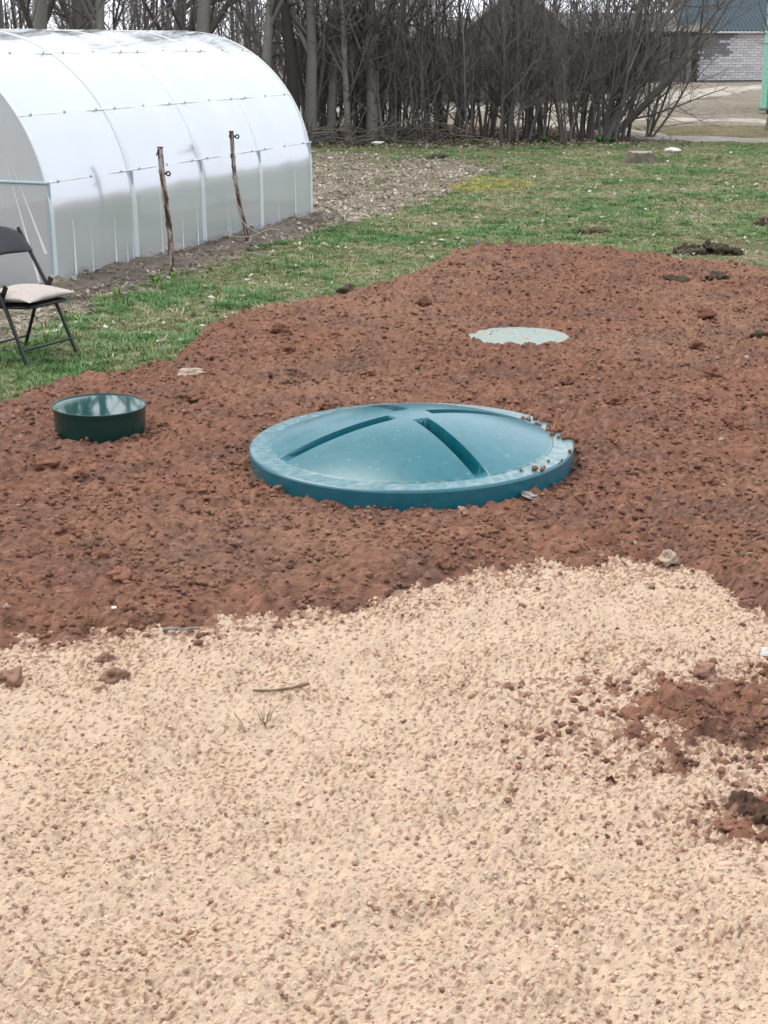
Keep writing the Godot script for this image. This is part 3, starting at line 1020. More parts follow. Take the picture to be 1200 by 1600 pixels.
# ---------------------------------------------------------------- bare trees and shrubs
func grow(main: MB, twigs: MB, p: Vector3, d: Vector3, length: float, r0: float, depth: int, rr: RandomNumberGenerator, o: Dictionary) -> void:
	var seg: float = [0.22, 0.16, 0.13, 0.11][depth] * o.seg
	var k := clampi(int(length / seg), 3, 26)
	var pts := PackedVector3Array([p])
	var rad := PackedFloat32Array([r0 * (1.25 if depth == 0 else 1.0)])
	var dir := d
	var kink: float = o.kink * [0.6, 1.0, 1.3, 1.4][depth]
	for i in k:
		dir = (dir + Vector3(rr.randf_range(-1, 1), rr.randf_range(-0.6, 0.8), rr.randf_range(-1, 1)) * kink + Vector3(0, o.up * (0.4 if depth == 0 else 1.0), 0)).normalized()
		pts.append(pts[-1] + dir * (length / k))
		rad.append(r0 * lerpf(1.0, 0.32 if depth < 2 else 0.5, float(i + 1) / k))
	var col: Color = o.col if depth == 0 else o.twig
	var tone := rr.randf_range(0.55, 1.35)
	(main if depth == 0 else twigs).tube(pts, rad, 7 if r0 > 0.05 else (5 if r0 > 0.014 else 3), col * tone, depth == 0)
	if depth >= o.depth: return
	var kids := int(length * o.kids[depth] * rr.randf_range(0.8, 1.2))
	for i in kids:
		var t: float = lerpf(o.bare if depth == 0 else 0.12, 0.98, (i + rr.randf()) / kids)
		var at := t * k
		var a := int(at)
		var q := pts[a].lerp(pts[mini(a + 1, k)], at - a)
		var along := (pts[mini(a + 1, k)] - pts[a]).normalized() if a < k else dir
		var side := along.cross(Vector3(rr.randf_range(-1, 1), rr.randf_range(-1, 1), rr.randf_range(-1, 1))).normalized()
		var turn := rr.randf_range(0.45, 1.05)
		var nd := (along * cos(turn) + side * sin(turn)).normalized()
		var ln: float = length * rr.randf_range(0.22, 0.5) * (1.1 - 0.6 * t) * (o.reach if depth == 0 else 1.0)
		if ln < 0.12: continue
		grow(main, twigs, q, nd, ln, maxf(0.003, minf(rad[a] * 0.6, r0 * rr.randf_range(0.25, 0.5))), depth + 1, rr, o)

func make_shrub(called: String, seed_: int, stems: int, high: float, thick: float, spread: float, o: Dictionary) -> Node3D:
	var rr := RandomNumberGenerator.new()
	rr.seed = seed_
	var root := base(called, Vector3.ZERO)
	for i in stems:
		var main := MB.new()
		var tw := MB.new()
		var a := TAU * i / stems + rr.randf_range(-0.5, 0.5)
		var off := Vector3(cos(a), 0, sin(a))
		var lean := spread * rr.randf_range(0.2, 1.0)
		grow(main, tw, off * rr.randf_range(0.03, 0.30) + Vector3(0, -0.08, 0), (Vector3.UP + off * lean).normalized(), high * rr.randf_range(0.65, 1.1), thick * rr.randf_range(0.55, 1.2), 0, rr, o)
		var s := inst("stem", main.mesh(mats.bark), root)
		inst("twigs", tw.mesh(mats.bark), s)
	return root

func make_tree(called: String, seed_: int, high: float, thick: float, lean: Vector3, o: Dictionary) -> Node3D:
	var rr := RandomNumberGenerator.new()
	rr.seed = seed_
	var root := base(called, Vector3.ZERO)
	var main := MB.new()
	var tw := MB.new()
	grow(main, tw, Vector3(0, -0.1, 0), (Vector3.UP + lean).normalized(), high, thick, 0, rr, o)
	inst("trunk", main.mesh(mats.bark), root)
	inst("crown", tw.mesh(mats.bark), root)
	return root

func build_thicket() -> void:
	var r := RandomNumberGenerator.new()
	r.seed = 12
	var brush := {"seg": 1.0, "kink": 0.13, "up": 0.03, "col": Color(0.19, 0.178, 0.165), "twig": Color(0.21, 0.195, 0.185), "depth": 3, "kids": [3.8, 6.5, 6.5], "bare": 0.08, "reach": 1.0}
	var protos := []
	for k in 4:
		protos.append(make_shrub("thicket_shrub", 200 + k, 6 + k % 2, 3.7, 0.036, 0.26, brush))
	var spots := []
	# the dense row, then a looser second row behind it
	for i in 18: spots.append(Vector3(-1.55 + i * 0.37 + r.randf_range(-0.12, 0.12), 0, -31.0 + r.randf_range(-0.5, 0.5)))
	for i in 8: spots.append(Vector3(-2.4 + i * 0.95 + r.randf_range(-0.2, 0.2), 0, -32.9 + r.randf_range(-0.7, 0.7)))
	for i in spots.size():
		var at: Vector3 = spots[i]
		var o: Node3D = protos[i] if i < 4 else copy(protos[i % 4], "thicket_shrub", at, 0.0)
		o.position = Vector3(at.x, ground_h(at.x, at.z), at.z)
		o.rotation.y = r.randf() * TAU
		o.scale = Vector3.ONE * r.randf_range(0.8, 1.15)
		meta(o, "bare grey brown shrub with many upright stems in the dense thicket", "shrub", "bare shrubs of the thicket")
	# leaning clump at the open end of the thicket, its boughs reaching over the track
	var reach := brush.duplicate()
	reach.up = 0.012
	reach.kids = [3.6, 6.0, 5.0]
	reach.reach = 1.25
	var rr := RandomNumberGenerator.new()
	rr.seed = 333
	var clump := base("leaning_shrub", Vector3(4.5, 0, -31.2))
	for e in [[0.55, 0.0, 5.2, 0.075], [0.85, 0.15, 4.6, 0.055], [0.3, -0.1, 4.8, 0.06], [1.15, 0.1, 4.4, 0.045], [0.1, 0.1, 4.6, 0.05], [0.7, -0.3, 4.4, 0.05]]:
		var main := MB.new()
		var tw := MB.new()
		grow(main, tw, Vector3(rr.randf_range(-0.15, 0.15), -0.08, rr.randf_range(-0.15, 0.15)), Vector3(e[0], 1.0, e[1]).normalized(), e[2], e[3], 0, rr, reach)
		inst("twigs", tw.mesh(mats.bark), inst("stem", main.mesh(mats.bark), clump))
	meta(clump, "bare shrub with thick stems leaning out over the gravel track", "shrub")
	# small clump standing alone beside the track
	var small := brush.duplicate()
	small.kids = [3.0, 4.0, 4.0]
	small.depth = 2
	var lone := base("lone_shrub", Vector3(5.45, 0, -31.4))
	rr.seed = 41
	for e in [[0.22, 0.0, 3.4, 0.035], [0.32, 0.1, 3.1, 0.03], [0.12, -0.1, 3.2, 0.03], [0.02, 0.0, 2.7, 0.025], [0.75, 0.1, 3.3, 0.03]]:
		var main := MB.new()
		var tw := MB.new()
		grow(main, tw, Vector3(rr.randf_range(-0.08, 0.08), -0.08, rr.randf_range(-0.08, 0.08)), Vector3(e[0], 1.0, e[1]).normalized(), e[2], e[3], 0, rr, small)
		inst("twigs", tw.mesh(mats.bark), inst("stem", main.mesh(mats.bark), lone))
	meta(lone, "thin bare shrub standing alone on the edge of the track", "shrub")
	# taller trees
	var tall := {"seg": 2.0, "kink": 0.07, "up": 0.02, "col": Color(0.23, 0.225, 0.205), "twig": Color(0.2, 0.185, 0.175), "depth": 3, "kids": [2.2, 4.0, 4.5], "bare": 0.16, "reach": 0.9}
	var trees := []
	for k in 3: trees.append(make_tree("bare_tree", 400 + k, [9.5, 11.0, 8.0][k], [0.17, 0.2, 0.13][k], [Vector3(0.05, 0, 0), Vector3(-0.04, 0, 0.03), Vector3(0.08, 0, 0)][k], tall))
	var where := [[-6.9, -30.5, 1.1], [-6.2, -31.6, 0.8], [-5.6, -30.0, 0.9], [-3.75, -30.6, 1.0], [-2.45, -30.2, 0.95], [-1.45, -30.4, 0.8], [-1.1, -31.0, 0.75], [-0.72, -30.6, 0.7], [-0.25, -30.9, 0.85], [0.15, -31.4, 0.8], [2.4, -33.8, 0.7], [-8.3, -33.0, 1.2], [-4.8, -35.0, 1.0], [8.6, -34.0, 0.9]]
	for i in where.size():
		var o: Node3D = trees[i] if i < 3 else copy(trees[(i * 2) % 3], "bare_tree", Vector3.ZERO, 0.0)
		o.position = Vector3(where[i][0], ground_h(where[i][0], where[i][1]), where[i][1])
		o.rotation.y = r.randf() * TAU
		o.scale = Vector3.ONE * where[i][2] * (1.0 if where[i][0] < -2.0 else 0.8)
		var behind: bool = where[i][0] < -2.0
		meta(o, "bare grey barked tree rising behind the greenhouse" if behind else "bare grey barked tree standing among the thicket shrubs", "tree", "bare trees behind the greenhouse" if behind else "bare trees among the thicket")
	for i in 11:
		var x := -11.0 + i * 0.85 + r.randf_range(-0.3, 0.3)
		var o := copy(protos[i % 4], "garden_shrub", Vector3(x, 0, -37.5 + r.randf_range(-2.5, 2.5)), r.randf() * TAU, r.randf_range(0.9, 1.2))
		meta(o, "bare twiggy shrub growing far behind the greenhouse", "shrub", "shrubs behind the greenhouse")
	# broken dead trunk
	var mb := MB.new()
	mb.tube(PackedVector3Array([Vector3(0, -0.1, 0), Vector3(0.02, 0.8, 0), Vector3(-0.03, 1.5, 0.02), Vector3(-0.10, 2.2, 0.0), Vector3(-0.12, 2.5, 0), Vector3(-0.07, 2.62, 0)]), PackedFloat32Array([0.14, 0.12, 0.105, 0.095, 0.09, 0.03]), 9, Color(0.06, 0.055, 0.05))
	mb.tube(PackedVector3Array([Vector3(-0.12, 2.45, 0), Vector3(-0.02, 2.58, 0), Vector3(0.08, 2.6, 0)]), PackedFloat32Array([0.04, 0.03, 0.015]), 6, Color(0.05, 0.045, 0.04))
	var snag := inst("broken_trunk", mb.mesh(mats.bark))
	snag.position = Vector3(-1.78, 0, -29.9)
	meta(snag, "dark dead tree trunk broken off at the top", "dead tree")
	# far bare trees of the yard and the wood beyond
	var far := {"seg": 3.0, "kink": 0.09, "up": 0.02, "col": Color(0.20, 0.195, 0.20), "twig": Color(0.21, 0.20, 0.21), "depth": 3, "kids": [1.6, 2.6, 2.6], "bare": 0.12, "reach": 1.0}
	var ft := make_tree("far_tree", 500, 10.0, 0.16, Vector3(0.03, 0, 0), far)
	var ft2 := make_tree("far_tree", 501, 11.0, 0.15, Vector3(-0.05, 0, 0), far)
	for i in 58:
		var o: Node3D = ft if i == 0 else (ft2 if i == 1 else copy([ft, ft2][i % 2], "far_tree", Vector3.ZERO, 0.0))
		var z := -lerpf(85.0, 150.0, r.randf())
		o.position = Vector3((r.randf_range(-0.30, 0.32) if i < 34 else r.randf_range(-0.30, -0.05)) * -z, 0, z)
		o.rotation.y = r.randf() * TAU
		o.scale = Vector3.ONE * r.randf_range(0.7, 1.1)
		meta(o, "pale grey leafless tree of the wood beyond the yard", "tree", "far trees beyond the yard")
	# hedge row across the lane behind the viewer, mirrored by the greenhouse sheets
	for i in 34:
		var o := copy(protos[i % 4], "hedge_shrub", Vector3(-14.0 + i * 1.0 + r.randf_range(-0.6, 0.6), 0, 14.0 + r.randf_range(-1.5, 1.5)), r.randf() * TAU, r.randf_range(1.7, 2.3))
		meta(o, "bare shrub of the hedge row across the lane", "shrub", "hedge row across the lane")
	# brush heap at the foot of the trees
	for h in [[-0.95, -29.6, 34], [0.1, -29.7, 24], [1.0, -29.9, 14]]:
		var heap := base("brush_heap", Vector3(h[0], 0, h[1]))
		meta(heap, ["heap of broken branches at the foot of the trees", "low pile of cut twigs under the thicket", "few fallen sticks lying before the thicket stems"][[34, 24, 14].find(h[2])], "brush")
		for i in int(h[2]):
			var st := MB.new()
			var a := r.randf() * TAU
			var p := Vector3(r.randf_range(-0.8, 0.8), r.randf_range(0.02, 0.3), r.randf_range(-0.3, 0.3))
			var d := Vector3(cos(a), r.randf_range(-0.05, 0.35), sin(a) * 0.6).normalized()
			var pts := PackedVector3Array([p])
			var rad := PackedFloat32Array()
			var th := r.randf_range(0.008, 0.022)
			for q in 6:
				rad.append(th * (1.0 - q * 0.13))
				d = (d + Vector3(r.randf_range(-1, 1), r.randf_range(-1, 1), r.randf_range(-1, 1)) * 0.28).normalized()
				if q < 5: pts.append(pts[-1] + d * 0.2)
			var tone := r.randf_range(0.09, 0.24)
			st.tube(pts, rad, 5, Color(tone, tone * 0.9, tone * 0.8))
			inst("branch", st.mesh(mats.bark), heap)

# ---------------------------------------------------------------- grass and litter
func tuft(seed_: int, blades: int, high: float, spread: float, wide: float) -> ArrayMesh:
	var rr := RandomNumberGenerator.new()
	rr.seed = seed_
	var mb := MB.new()
	for i in blades:
		var a := rr.randf() * TAU
		var out := Vector3(cos(a), 0, sin(a))
		var side := Vector3(-out.z, 0, out.x)
		var p := out * rr.randf_range(0.0, 0.03)
		var h := high * rr.randf_range(0.5, 1.1)
		var l := spread * rr.randf_range(0.3, 1.2)
		var w := wide * rr.randf_range(0.7, 1.2)
		var nn := (out * -0.4 + Vector3.UP).normalized()
		var m := p + out * l * 0.35 + Vector3(0, h * 0.65, 0)
		var t := p + out * l + Vector3(0, h, 0)
		var q := [mb.vert(p - side * w, nn), mb.vert(p + side * w, nn), mb.vert(m + side * w * 0.8, nn), mb.vert(m - side * w * 0.8, nn), mb.vert(t, nn)]
		mb.quad(q[0], q[1], q[2], q[3])
		mb.tri(q[3], q[2], q[4])
	return mb.mesh(mats.blade)

func in_greenhouse(x: float, z: float) -> bool:
	var p := Vector3(x - GH_AT.x, 0, z - GH_AT.z).rotated(Vector3.UP, -GH_TURN)
	return p.x < 0.05 and p.x > -GH_WIDE - 0.1 and p.z < 0.05 and p.z > -GH_LEN - 0.05

func build_grass() -> void:
	var r := RandomNumberGenerator.new()
	r.seed = 15
	var lawn := noise(81, 0.55, FastNoiseLite.TYPE_SIMPLEX_SMOOTH, 3)
	for k in 3:
		var at := []
		var cols := PackedColorArray()
		while at.size() < 27000:
			var z := -exp(r.randf_range(log(7.4), log(30.0)))
			var x := r.randf_range(-1, 1) * (0.30 * -z + 0.7)
			var e := z - line(SOIL_EDGE, x) + 0.16 * nMid.get_noise_2d(x * 0.8, z * 0.8)
			if e > 0.03 or in_greenhouse(x, z): continue
			if x > 2.3 and z > -15.2 + 0.5 * nMid.get_noise_2d(x, z) and z > -14.0 - (x - 2.3) * 0.9 and r.randf() < 0.85: continue
			var bed := in_bed(x, z)
			var n := 0.6 * lawn.get_noise_2d(x, z) + 0.45 * lawn.get_noise_2d(x * 4.0 + 50.0, z * 2.5)
			if bed and r.randf() > 0.05 + 0.25 * float(z < -24.0): continue
			if n < -0.15 and r.randf() < 0.35: continue
			var s := r.randf_range(0.55, 1.15) * (1.15 if n > 0.15 else 0.85) * (1.7 if r.randf() < 0.04 else 1.0)
			at.append(Transform3D(Basis(Vector3.UP, r.randf() * TAU).scaled(Vector3(s, s * r.randf_range(0.7, 1.1), s)), Vector3(x, ground_h(x, z) - 0.004, z)))
			var green := Color(0.125, 0.24, 0.08).lerp(Color(0.085, 0.19, 0.09), r.randf())
			var dry := Color(0.38, 0.34, 0.23)
			var d := clampf(0.30 - n * 0.8, 0.0, 0.9)
			var c := dry if r.randf() < d * 0.75 else green.lerp(Color(0.23, 0.24, 0.12), clampf(d, 0.0, 1.0))
			if Vector2((x - 1.3) * 0.8, (z + 21.2) * 0.6).length() < 0.65 and r.randf() < 0.55: c = Color(0.40, 0.36, 0.07)
			cols.append(c * r.randf_range(0.65, 1.35))
		scatter("grass", tuft(600 + k, 12, 0.030 + 0.008 * k, 0.04, 0.0022), at, cols, ["short spring grass of the lawn", "taller green grass tufts of the lawn", "mixed green and dry lawn grass"][k], "grass")
	# dry stalks on the bare bed and in the lawn
	var at2 := []
	var cols2 := PackedColorArray()
	while at2.size() < 17000:
		var z := -exp(r.randf_range(log(9.5), log(30.5)))
		var x := r.randf_range(-1, 1) * (0.30 * -z + 0.7)
		if z - line(SOIL_EDGE, x) > -0.05 or in_greenhouse(x, z): continue
		if not in_bed(x, z) and r.randf() > 0.22: continue
		if z > -16.0 and r.randf() < 0.6: continue
		var s := r.randf_range(0.6, 1.4)
		at2.append(Transform3D(Basis.from_euler(Vector3(r.randf_range(-0.3, 0.3), r.randf() * TAU, r.randf_range(-0.3, 0.3))).scaled(Vector3(s, s * 0.5, s)), Vector3(x, ground_h(x, z) + 0.004, z)))
		var t := r.randf_range(0.5, 1.35)
		cols2.append(Color(0.42, 0.37, 0.31) * t)
	scatter("dry_stalks", tuft(640, 7, 0.03, 0.11, 0.0035), at2, cols2, "flattened dry stalks strewn over the bare bed", "dry stalks")
	# fallen leaves under the thicket
	var lf := MB.new()
	var q := [lf.vert(Vector3(-0.03, 0, 0), Vector3.UP), lf.vert(Vector3(0, 0.012, -0.02), Vector3.UP), lf.vert(Vector3(0.032, 0.004, 0), Vector3.UP), lf.vert(Vector3(0, 0.008, 0.02), Vector3.UP)]
	lf.quad(q[0], q[1], q[2], q[3])
	var at3 := []
	var cols3 := PackedColorArray()
	while at3.size() < 9000:
		var z := r.randf_range(-35.0, -28.4)
		if z > -29.2 and r.randf() < 0.6: continue
		var x := r.randf_range(-7.5, 6.0)
		if x > 4.9 and r.randf() < 0.7: continue
		at3.append(Transform3D(Basis.from_euler(Vector3(r.randf_range(-0.7, 0.7), r.randf() * TAU, r.randf_range(-0.7, 0.7))).scaled(Vector3.ONE * r.randf_range(0.6, 1.5)), Vector3(x, ground_h(x, z) + 0.02, z)))
		cols3.append(Color(0.17, 0.13, 0.10).lerp(Color(0.34, 0.29, 0.24), pow(r.randf(), 2.0)) * r.randf_range(0.6, 1.2))
	# withered leaves and flakes on the bed and, thinly, on the lawn
	var at4 := []
	var cols4 := PackedColorArray()
	while at4.size() < 7500:
		var z := -exp(r.randf_range(log(9.0), log(29.0)))
		var x := r.randf_range(-1, 1) * (0.30 * -z + 0.7)
		if z - line(SOIL_EDGE, x) > -0.03 or in_greenhouse(x, z): continue
		if in_bed(x, z):
			if z > -15.0 and r.randf() < 0.7: continue
		elif r.randf() > 0.08: continue
		at4.append(Transform3D(Basis.from_euler(Vector3(r.randf_range(-0.8, 0.8), r.randf() * TAU, r.randf_range(-0.8, 0.8))).scaled(Vector3.ONE * r.randf_range(0.35, 1.15)), Vector3(x, ground_h(x, z) + r.randf_range(0.01, 0.03), z)))
		cols4.append(Color(0.24, 0.20, 0.16).lerp(Color(0.58, 0.54, 0.49), pow(r.randf(), 1.6)))
	scatter("leaf_litter", lf.mesh(mats.litter), at4, cols4, "pale withered leaves strewn over the bare bed", "leaf litter")
	scatter("leaf_litter", lf.mesh(mats.litter), at3, cols3, "brown fallen leaves under the thicket", "leaf litter")

# ---------------------------------------------------------------- chair and cushion
func rounded(pts: Array, r: float, k := 4) -> PackedVector3Array:
	# a bent tube's centre line: corners turned with radius r
	var out := PackedVector3Array()
	for i in pts.size():
		if i == 0 or i == pts.size() - 1:
			out.append(pts[i]); continue
		var a: Vector3 = pts[i] + (pts[i - 1] - pts[i]).normalized() * r
		var b: Vector3 = pts[i] + (pts[i + 1] - pts[i]).normalized() * r
		for j in k + 1:
			var t := float(j) / k
			out.append(a.lerp(pts[i], t).lerp((pts[i] as Vector3).lerp(b, t), t))
	return out

func taper(called: String, pts: PackedVector3Array, r0: float, r1: float, col: Color) -> MeshInstance3D:
	var rad := PackedFloat32Array()
	for i in pts.size(): rad.append(lerpf(r0, r1, float(i) / (pts.size() - 1)) * (1.0 + 0.18 * sin(i * 2.7)))
	var mb := MB.new()
	mb.tube(pts, rad, 8, col)
	return inst(called, mb.mesh(mats.bark))

func pipe(parent: Node, called: String, pts: PackedVector3Array, r: float, m: Material, sides := 10) -> MeshInstance3D:
	var rad := PackedFloat32Array()
	for i in pts.size(): rad.append(r)
	var mb := MB.new()
	mb.tube(pts, rad, sides)
	return inst(called, mb.mesh(m), parent)

# padded slab following a centre surface: f(u, v) with u, v in -1..1 gives a point, n its facing, t its half thickness
func pad(f: Callable, thick: float, k := 22, power := 3.2) -> MB:
	var mb := MB.new()
	var idx := {}
	for side in [1, -1]:
		for i in k + 1:
			for j in k + 1:
				var u := -cos(PI * i / k)
				var w := -cos(PI * j / k)
				var e := 1.0 - pow(pow(absf(u), power * 1.6) + pow(absf(w), power * 1.6), 1.0)
				var t := thick * pow(clampf((1.0 - pow(absf(u), power * 1.5)) * (1.0 - pow(absf(w), power * 1.5)), 0.0, 1.0), 0.5)
				var p: Vector3 = f.call(u, w)
				var du: Vector3 = f.call(u + 0.01, w) - f.call(u - 0.01, w)
				var dw: Vector3 = f.call(u, w + 0.01) - f.call(u, w - 0.01)
				var nn: Vector3 = du.cross(dw).normalized() * side
				idx[[side, i, j]] = mb.vert(p + nn * t, nn)
	for side in [1, -1]:
		for i in k:
			for j in k:
				mb.quad(idx[[side, i, j]], idx[[side, i + 1, j]], idx[[side, i + 1, j + 1]], idx[[side, i, j + 1]])
	# smooth normals from the faces
	var acc := {}
	for t in range(0, mb.ix.size(), 3):
		var e := -(mb.v[mb.ix[t + 1]] - mb.v[mb.ix[t]]).cross(mb.v[mb.ix[t + 2]] - mb.v[mb.ix[t]])
		for q in 3:
			var key := (mb.v[mb.ix[t + q]] * 5000.0).round()
			acc[key] = acc.get(key, Vector3.ZERO) + e
	for i in mb.v.size():
		var key := (mb.v[i] * 5000.0).round()
		if acc.has(key) and acc[key].length() > 1e-12: mb.n[i] = acc[key].normalized()
	return mb

func build_chair() -> void:
	var y0 := ground_h(-2.15, -9.3)
	var o := base("folding_chair", Vector3(-2.103, y0, -9.225), 1.0964)
	meta(o, "black metal folding chair with padded seat standing on the lawn", "chair")
	var m: Material = mats.black_metal
	for s in [-1, 1]:
		pipe(o, "leg", rounded([Vector3(s * 0.243, -0.01, 0.0), Vector3(s * 0.235, 0.30, -0.132), Vector3(s * 0.225, 0.48, -0.222), Vector3(s * 0.215, 0.80, -0.40)], 0.05), 0.0125, m)
		pipe(o, "leg", PackedVector3Array([Vector3(s * 0.20, -0.01, -0.415), Vector3(s * 0.20, 0.36, -0.27)]), 0.0115, m)
		var hb := MB.new()
		hb.box(Transform3D(Basis(Vector3.RIGHT, 0.45), Vector3(s * 0.215, 0.43, -0.19)), Vector3(0.008, 0.15, 0.035), 0.003)
		inst("hinge", hb.mesh(m), o)
	pipe(o, "stretcher", PackedVector3Array([Vector3(-0.240, 0.105, -0.045), Vector3(0.240, 0.105, -0.045)]), 0.008, m)
	pipe(o, "stretcher", PackedVector3Array([Vector3(-0.20, 0.10, -0.376), Vector3(0.20, 0.10, -0.376)]), 0.008, m)
	var seat := pad(func(u, w): return Vector3(u * (0.205 + 0.012 * w) * (1.0 - 0.06 * pow(absf(w), 4.0)), 0.362 + 0.012 * w, -0.185 + w * 0.20 * (1.0 - 0.08 * pow(absf(u), 4.0))), 0.020)
	inst("seat", seat.mesh(mats.black_vinyl), o)
	var back := pad(func(u, w): return Vector3(u * (0.228 - 0.025 * w * maxf(w, 0.0)), 0.715 + w * (0.085 - 0.025 * pow(absf(u), 3.0)) + 0.028 * (1.0 - u * u), -0.345 - w * 0.045 - 0.035 * (1.0 - u * u)), 0.016, 22, 2.4)
	inst("backrest", back.mesh(mats.black_vinyl), o)
	# cushion
	var f := noise(91, 1.2)
	var cu := pad(func(u, w):
		var pinch: float = 1.0 + 0.03 * pow(absf(u * w), 3.0) - 0.035 * (pow(absf(u), 2.0) * (1.0 - absf(w)) + pow(absf(w), 2.0) * (1.0 - absf(u)))
		return Vector3(u * 0.225 * pinch, 0.006 * f.get_noise_2d(u, w) - 0.014 * pow(absf(u * w), 2.0), w * 0.205 * pinch), 0.042, 26, 1.6)
	var c := inst("cushion", cu.mesh(mats.cloth))
	c.position = Vector3(-2.103, y0 + 0.424, -9.225) + Vector3(0.8894, 0, 0.457) * -0.185
	c.rotation = Vector3(0, 1.12, 0)
	meta(c, "flat beige cushion lying on the seat of the folding chair", "cushion")

# ---------------------------------------------------------------- stakes
func build_stakes() -> void:
	var f := noise(95, 7.0, FastNoiseLite.TYPE_SIMPLEX_SMOOTH, 3)
	var data := [
		["wooden stake with peeling white and red brown bark and black clip", [Vector3(0.0, -0.15, 0), Vector3(0.0, 0.05, 0), Vector3(0.0, 0.3, 0.0), Vector3(-0.02, 0.55, 0), Vector3(-0.045, 0.8, 0.0), Vector3(-0.055, 1.05, 0)], 0.024, Vector3(-1.87, 0, -13.0), 0.84],
		["slimmer crooked wooden stake with black ring near its top", [Vector3(0, -0.15, 0), Vector3(-0.01, 0.05, 0), Vector3(-0.06, 0.3, 0), Vector3(-0.105, 0.55, 0.0), Vector3(-0.12, 0.72, 0), Vector3(-0.135, 1.06, 0)], 0.021, Vector3(-1.342, 0, -14.669), 1.02]]
	for e in data:
		var o := base("wooden_stake", e[3])
		o.position.y = ground_h(o.position.x, o.position.z)
		meta(o, e[0], "stake", "stakes in front of the greenhouse")
		var cu := Curve3D.new()
		for p in e[1]: cu.add_point(p)
		var pts := cu.tessellate_even_length(5, 0.025)
		var mb := MB.new()
		var sides := 12
		for i in pts.size():
			var knob := 1.0 + 0.22 * f.get_noise_2d(i * 0.09, e[2] * 500.0) + (0.35 if i % 13 == 6 else 0.0)
			for j in sides:
				var a := TAU * j / sides
				var q := Vector3(cos(a), 0, sin(a))
				var n := f.get_noise_3d(q.x * 0.12 + e[2] * 90.0, pts[i].y * 0.55, q.z * 0.12)
				var c := Color(0.14, 0.085, 0.065)
				if n > 0.12: c = Color(0.50, 0.46, 0.42)
				elif n > -0.02: c = Color(0.27, 0.17, 0.14)
				elif n < -0.3: c = Color(0.05, 0.04, 0.035)
				mb.vert(pts[i] + q * e[2] * knob * (1.0 + 0.25 * n), q, c)
		for i in pts.size() - 1:
			for j in sides:
				var a := i * sides + j
				var b := i * sides + (j + 1) % sides
				mb.quad(a, b, b + sides, a + sides)
		var s0 := mb.v.size()
		for j in sides: mb.vert(mb.v[(pts.size() - 1) * sides + j], Vector3.UP, Color(0.42, 0.36, 0.34))
		for j in range(1, sides - 1): mb.tri(s0, s0 + j, s0 + j + 1)
		inst("shaft", mb.mesh(mats.bark), o)
		# black fence insulator: ring on a peg
		var ring := TorusMesh.new()
		ring.inner_radius = 0.010
		ring.outer_radius = 0.024
		ring.rings = 20
		ring.ring_segments = 8
		ring.material = mats.black_plastic
		var at := cu.sample_baked(cu.get_baked_length() * 0.0)
		for p in pts:
			if p.y < e[4]: at = p
		var ins := inst("insulator_ring", ring, o)
		ins.position = at + Vector3(0.055, 0, 0.015)
		ins.rotation = Vector3(PI / 2.0, 0, 0.2)
		pipe(o, "insulator_peg", PackedVector3Array([at, at + Vector3(0.036, 0, 0.013)]), 0.009, mats.black_plastic)
	# bent wire at the top of the first stake
	var first := get_node("wooden_stake")
	pipe(first, "wire", PackedVector3Array([Vector3(-0.08, 1.06, 0.0), Vector3(-0.03, 1.058, 0.0), Vector3(-0.065, 1.045, 0.02), Vector3(-0.085, 0.99, 0.015)]), 0.006, mats.black_plastic, 6)
	# pale dry vine around the second one
	var second := get_node("wooden_stake_001")
	var vine := base("dry_vine", second.position)
	meta(vine, "pale dry vine stems lying around the foot of the crooked stake", "vine")
	for e in [[Vector3(-0.1, 0.38, 0.03), Vector3(-0.05, 0.2, 0.04), Vector3(0.05, 0.12, 0.05), Vector3(0.12, 0.08, 0.03)], [Vector3(-0.28, 0.02, 0.05), Vector3(-0.22, 0.06, 0.05), Vector3(-0.05, 0.05, 0.06), Vector3(0.08, 0.07, 0.05), Vector3(0.2, 0.12, 0.03), Vector3(0.32, 0.11, 0)], [Vector3(0.03, 0.06, 0.05), Vector3(0.03, 0.02, 0.1), Vector3(-0.02, 0.0, 0.14)]]:
		var c3 := Curve3D.new()
		for i in e.size():
			var d: Vector3 = (e[mini(i + 1, e.size() - 1)] - e[maxi(i - 1, 0)]) / 5.0
			c3.add_point(e[i], -d, d)
		var ps := c3.tessellate_even_length(4, 0.03)
		var rad := PackedFloat32Array()
		for i in ps.size(): rad.append(0.006)
		var mb := MB.new()
		mb.tube(ps, rad, 6, Color(0.52, 0.47, 0.40))
		inst("vine_stem", mb.mesh(mats.bark), vine)

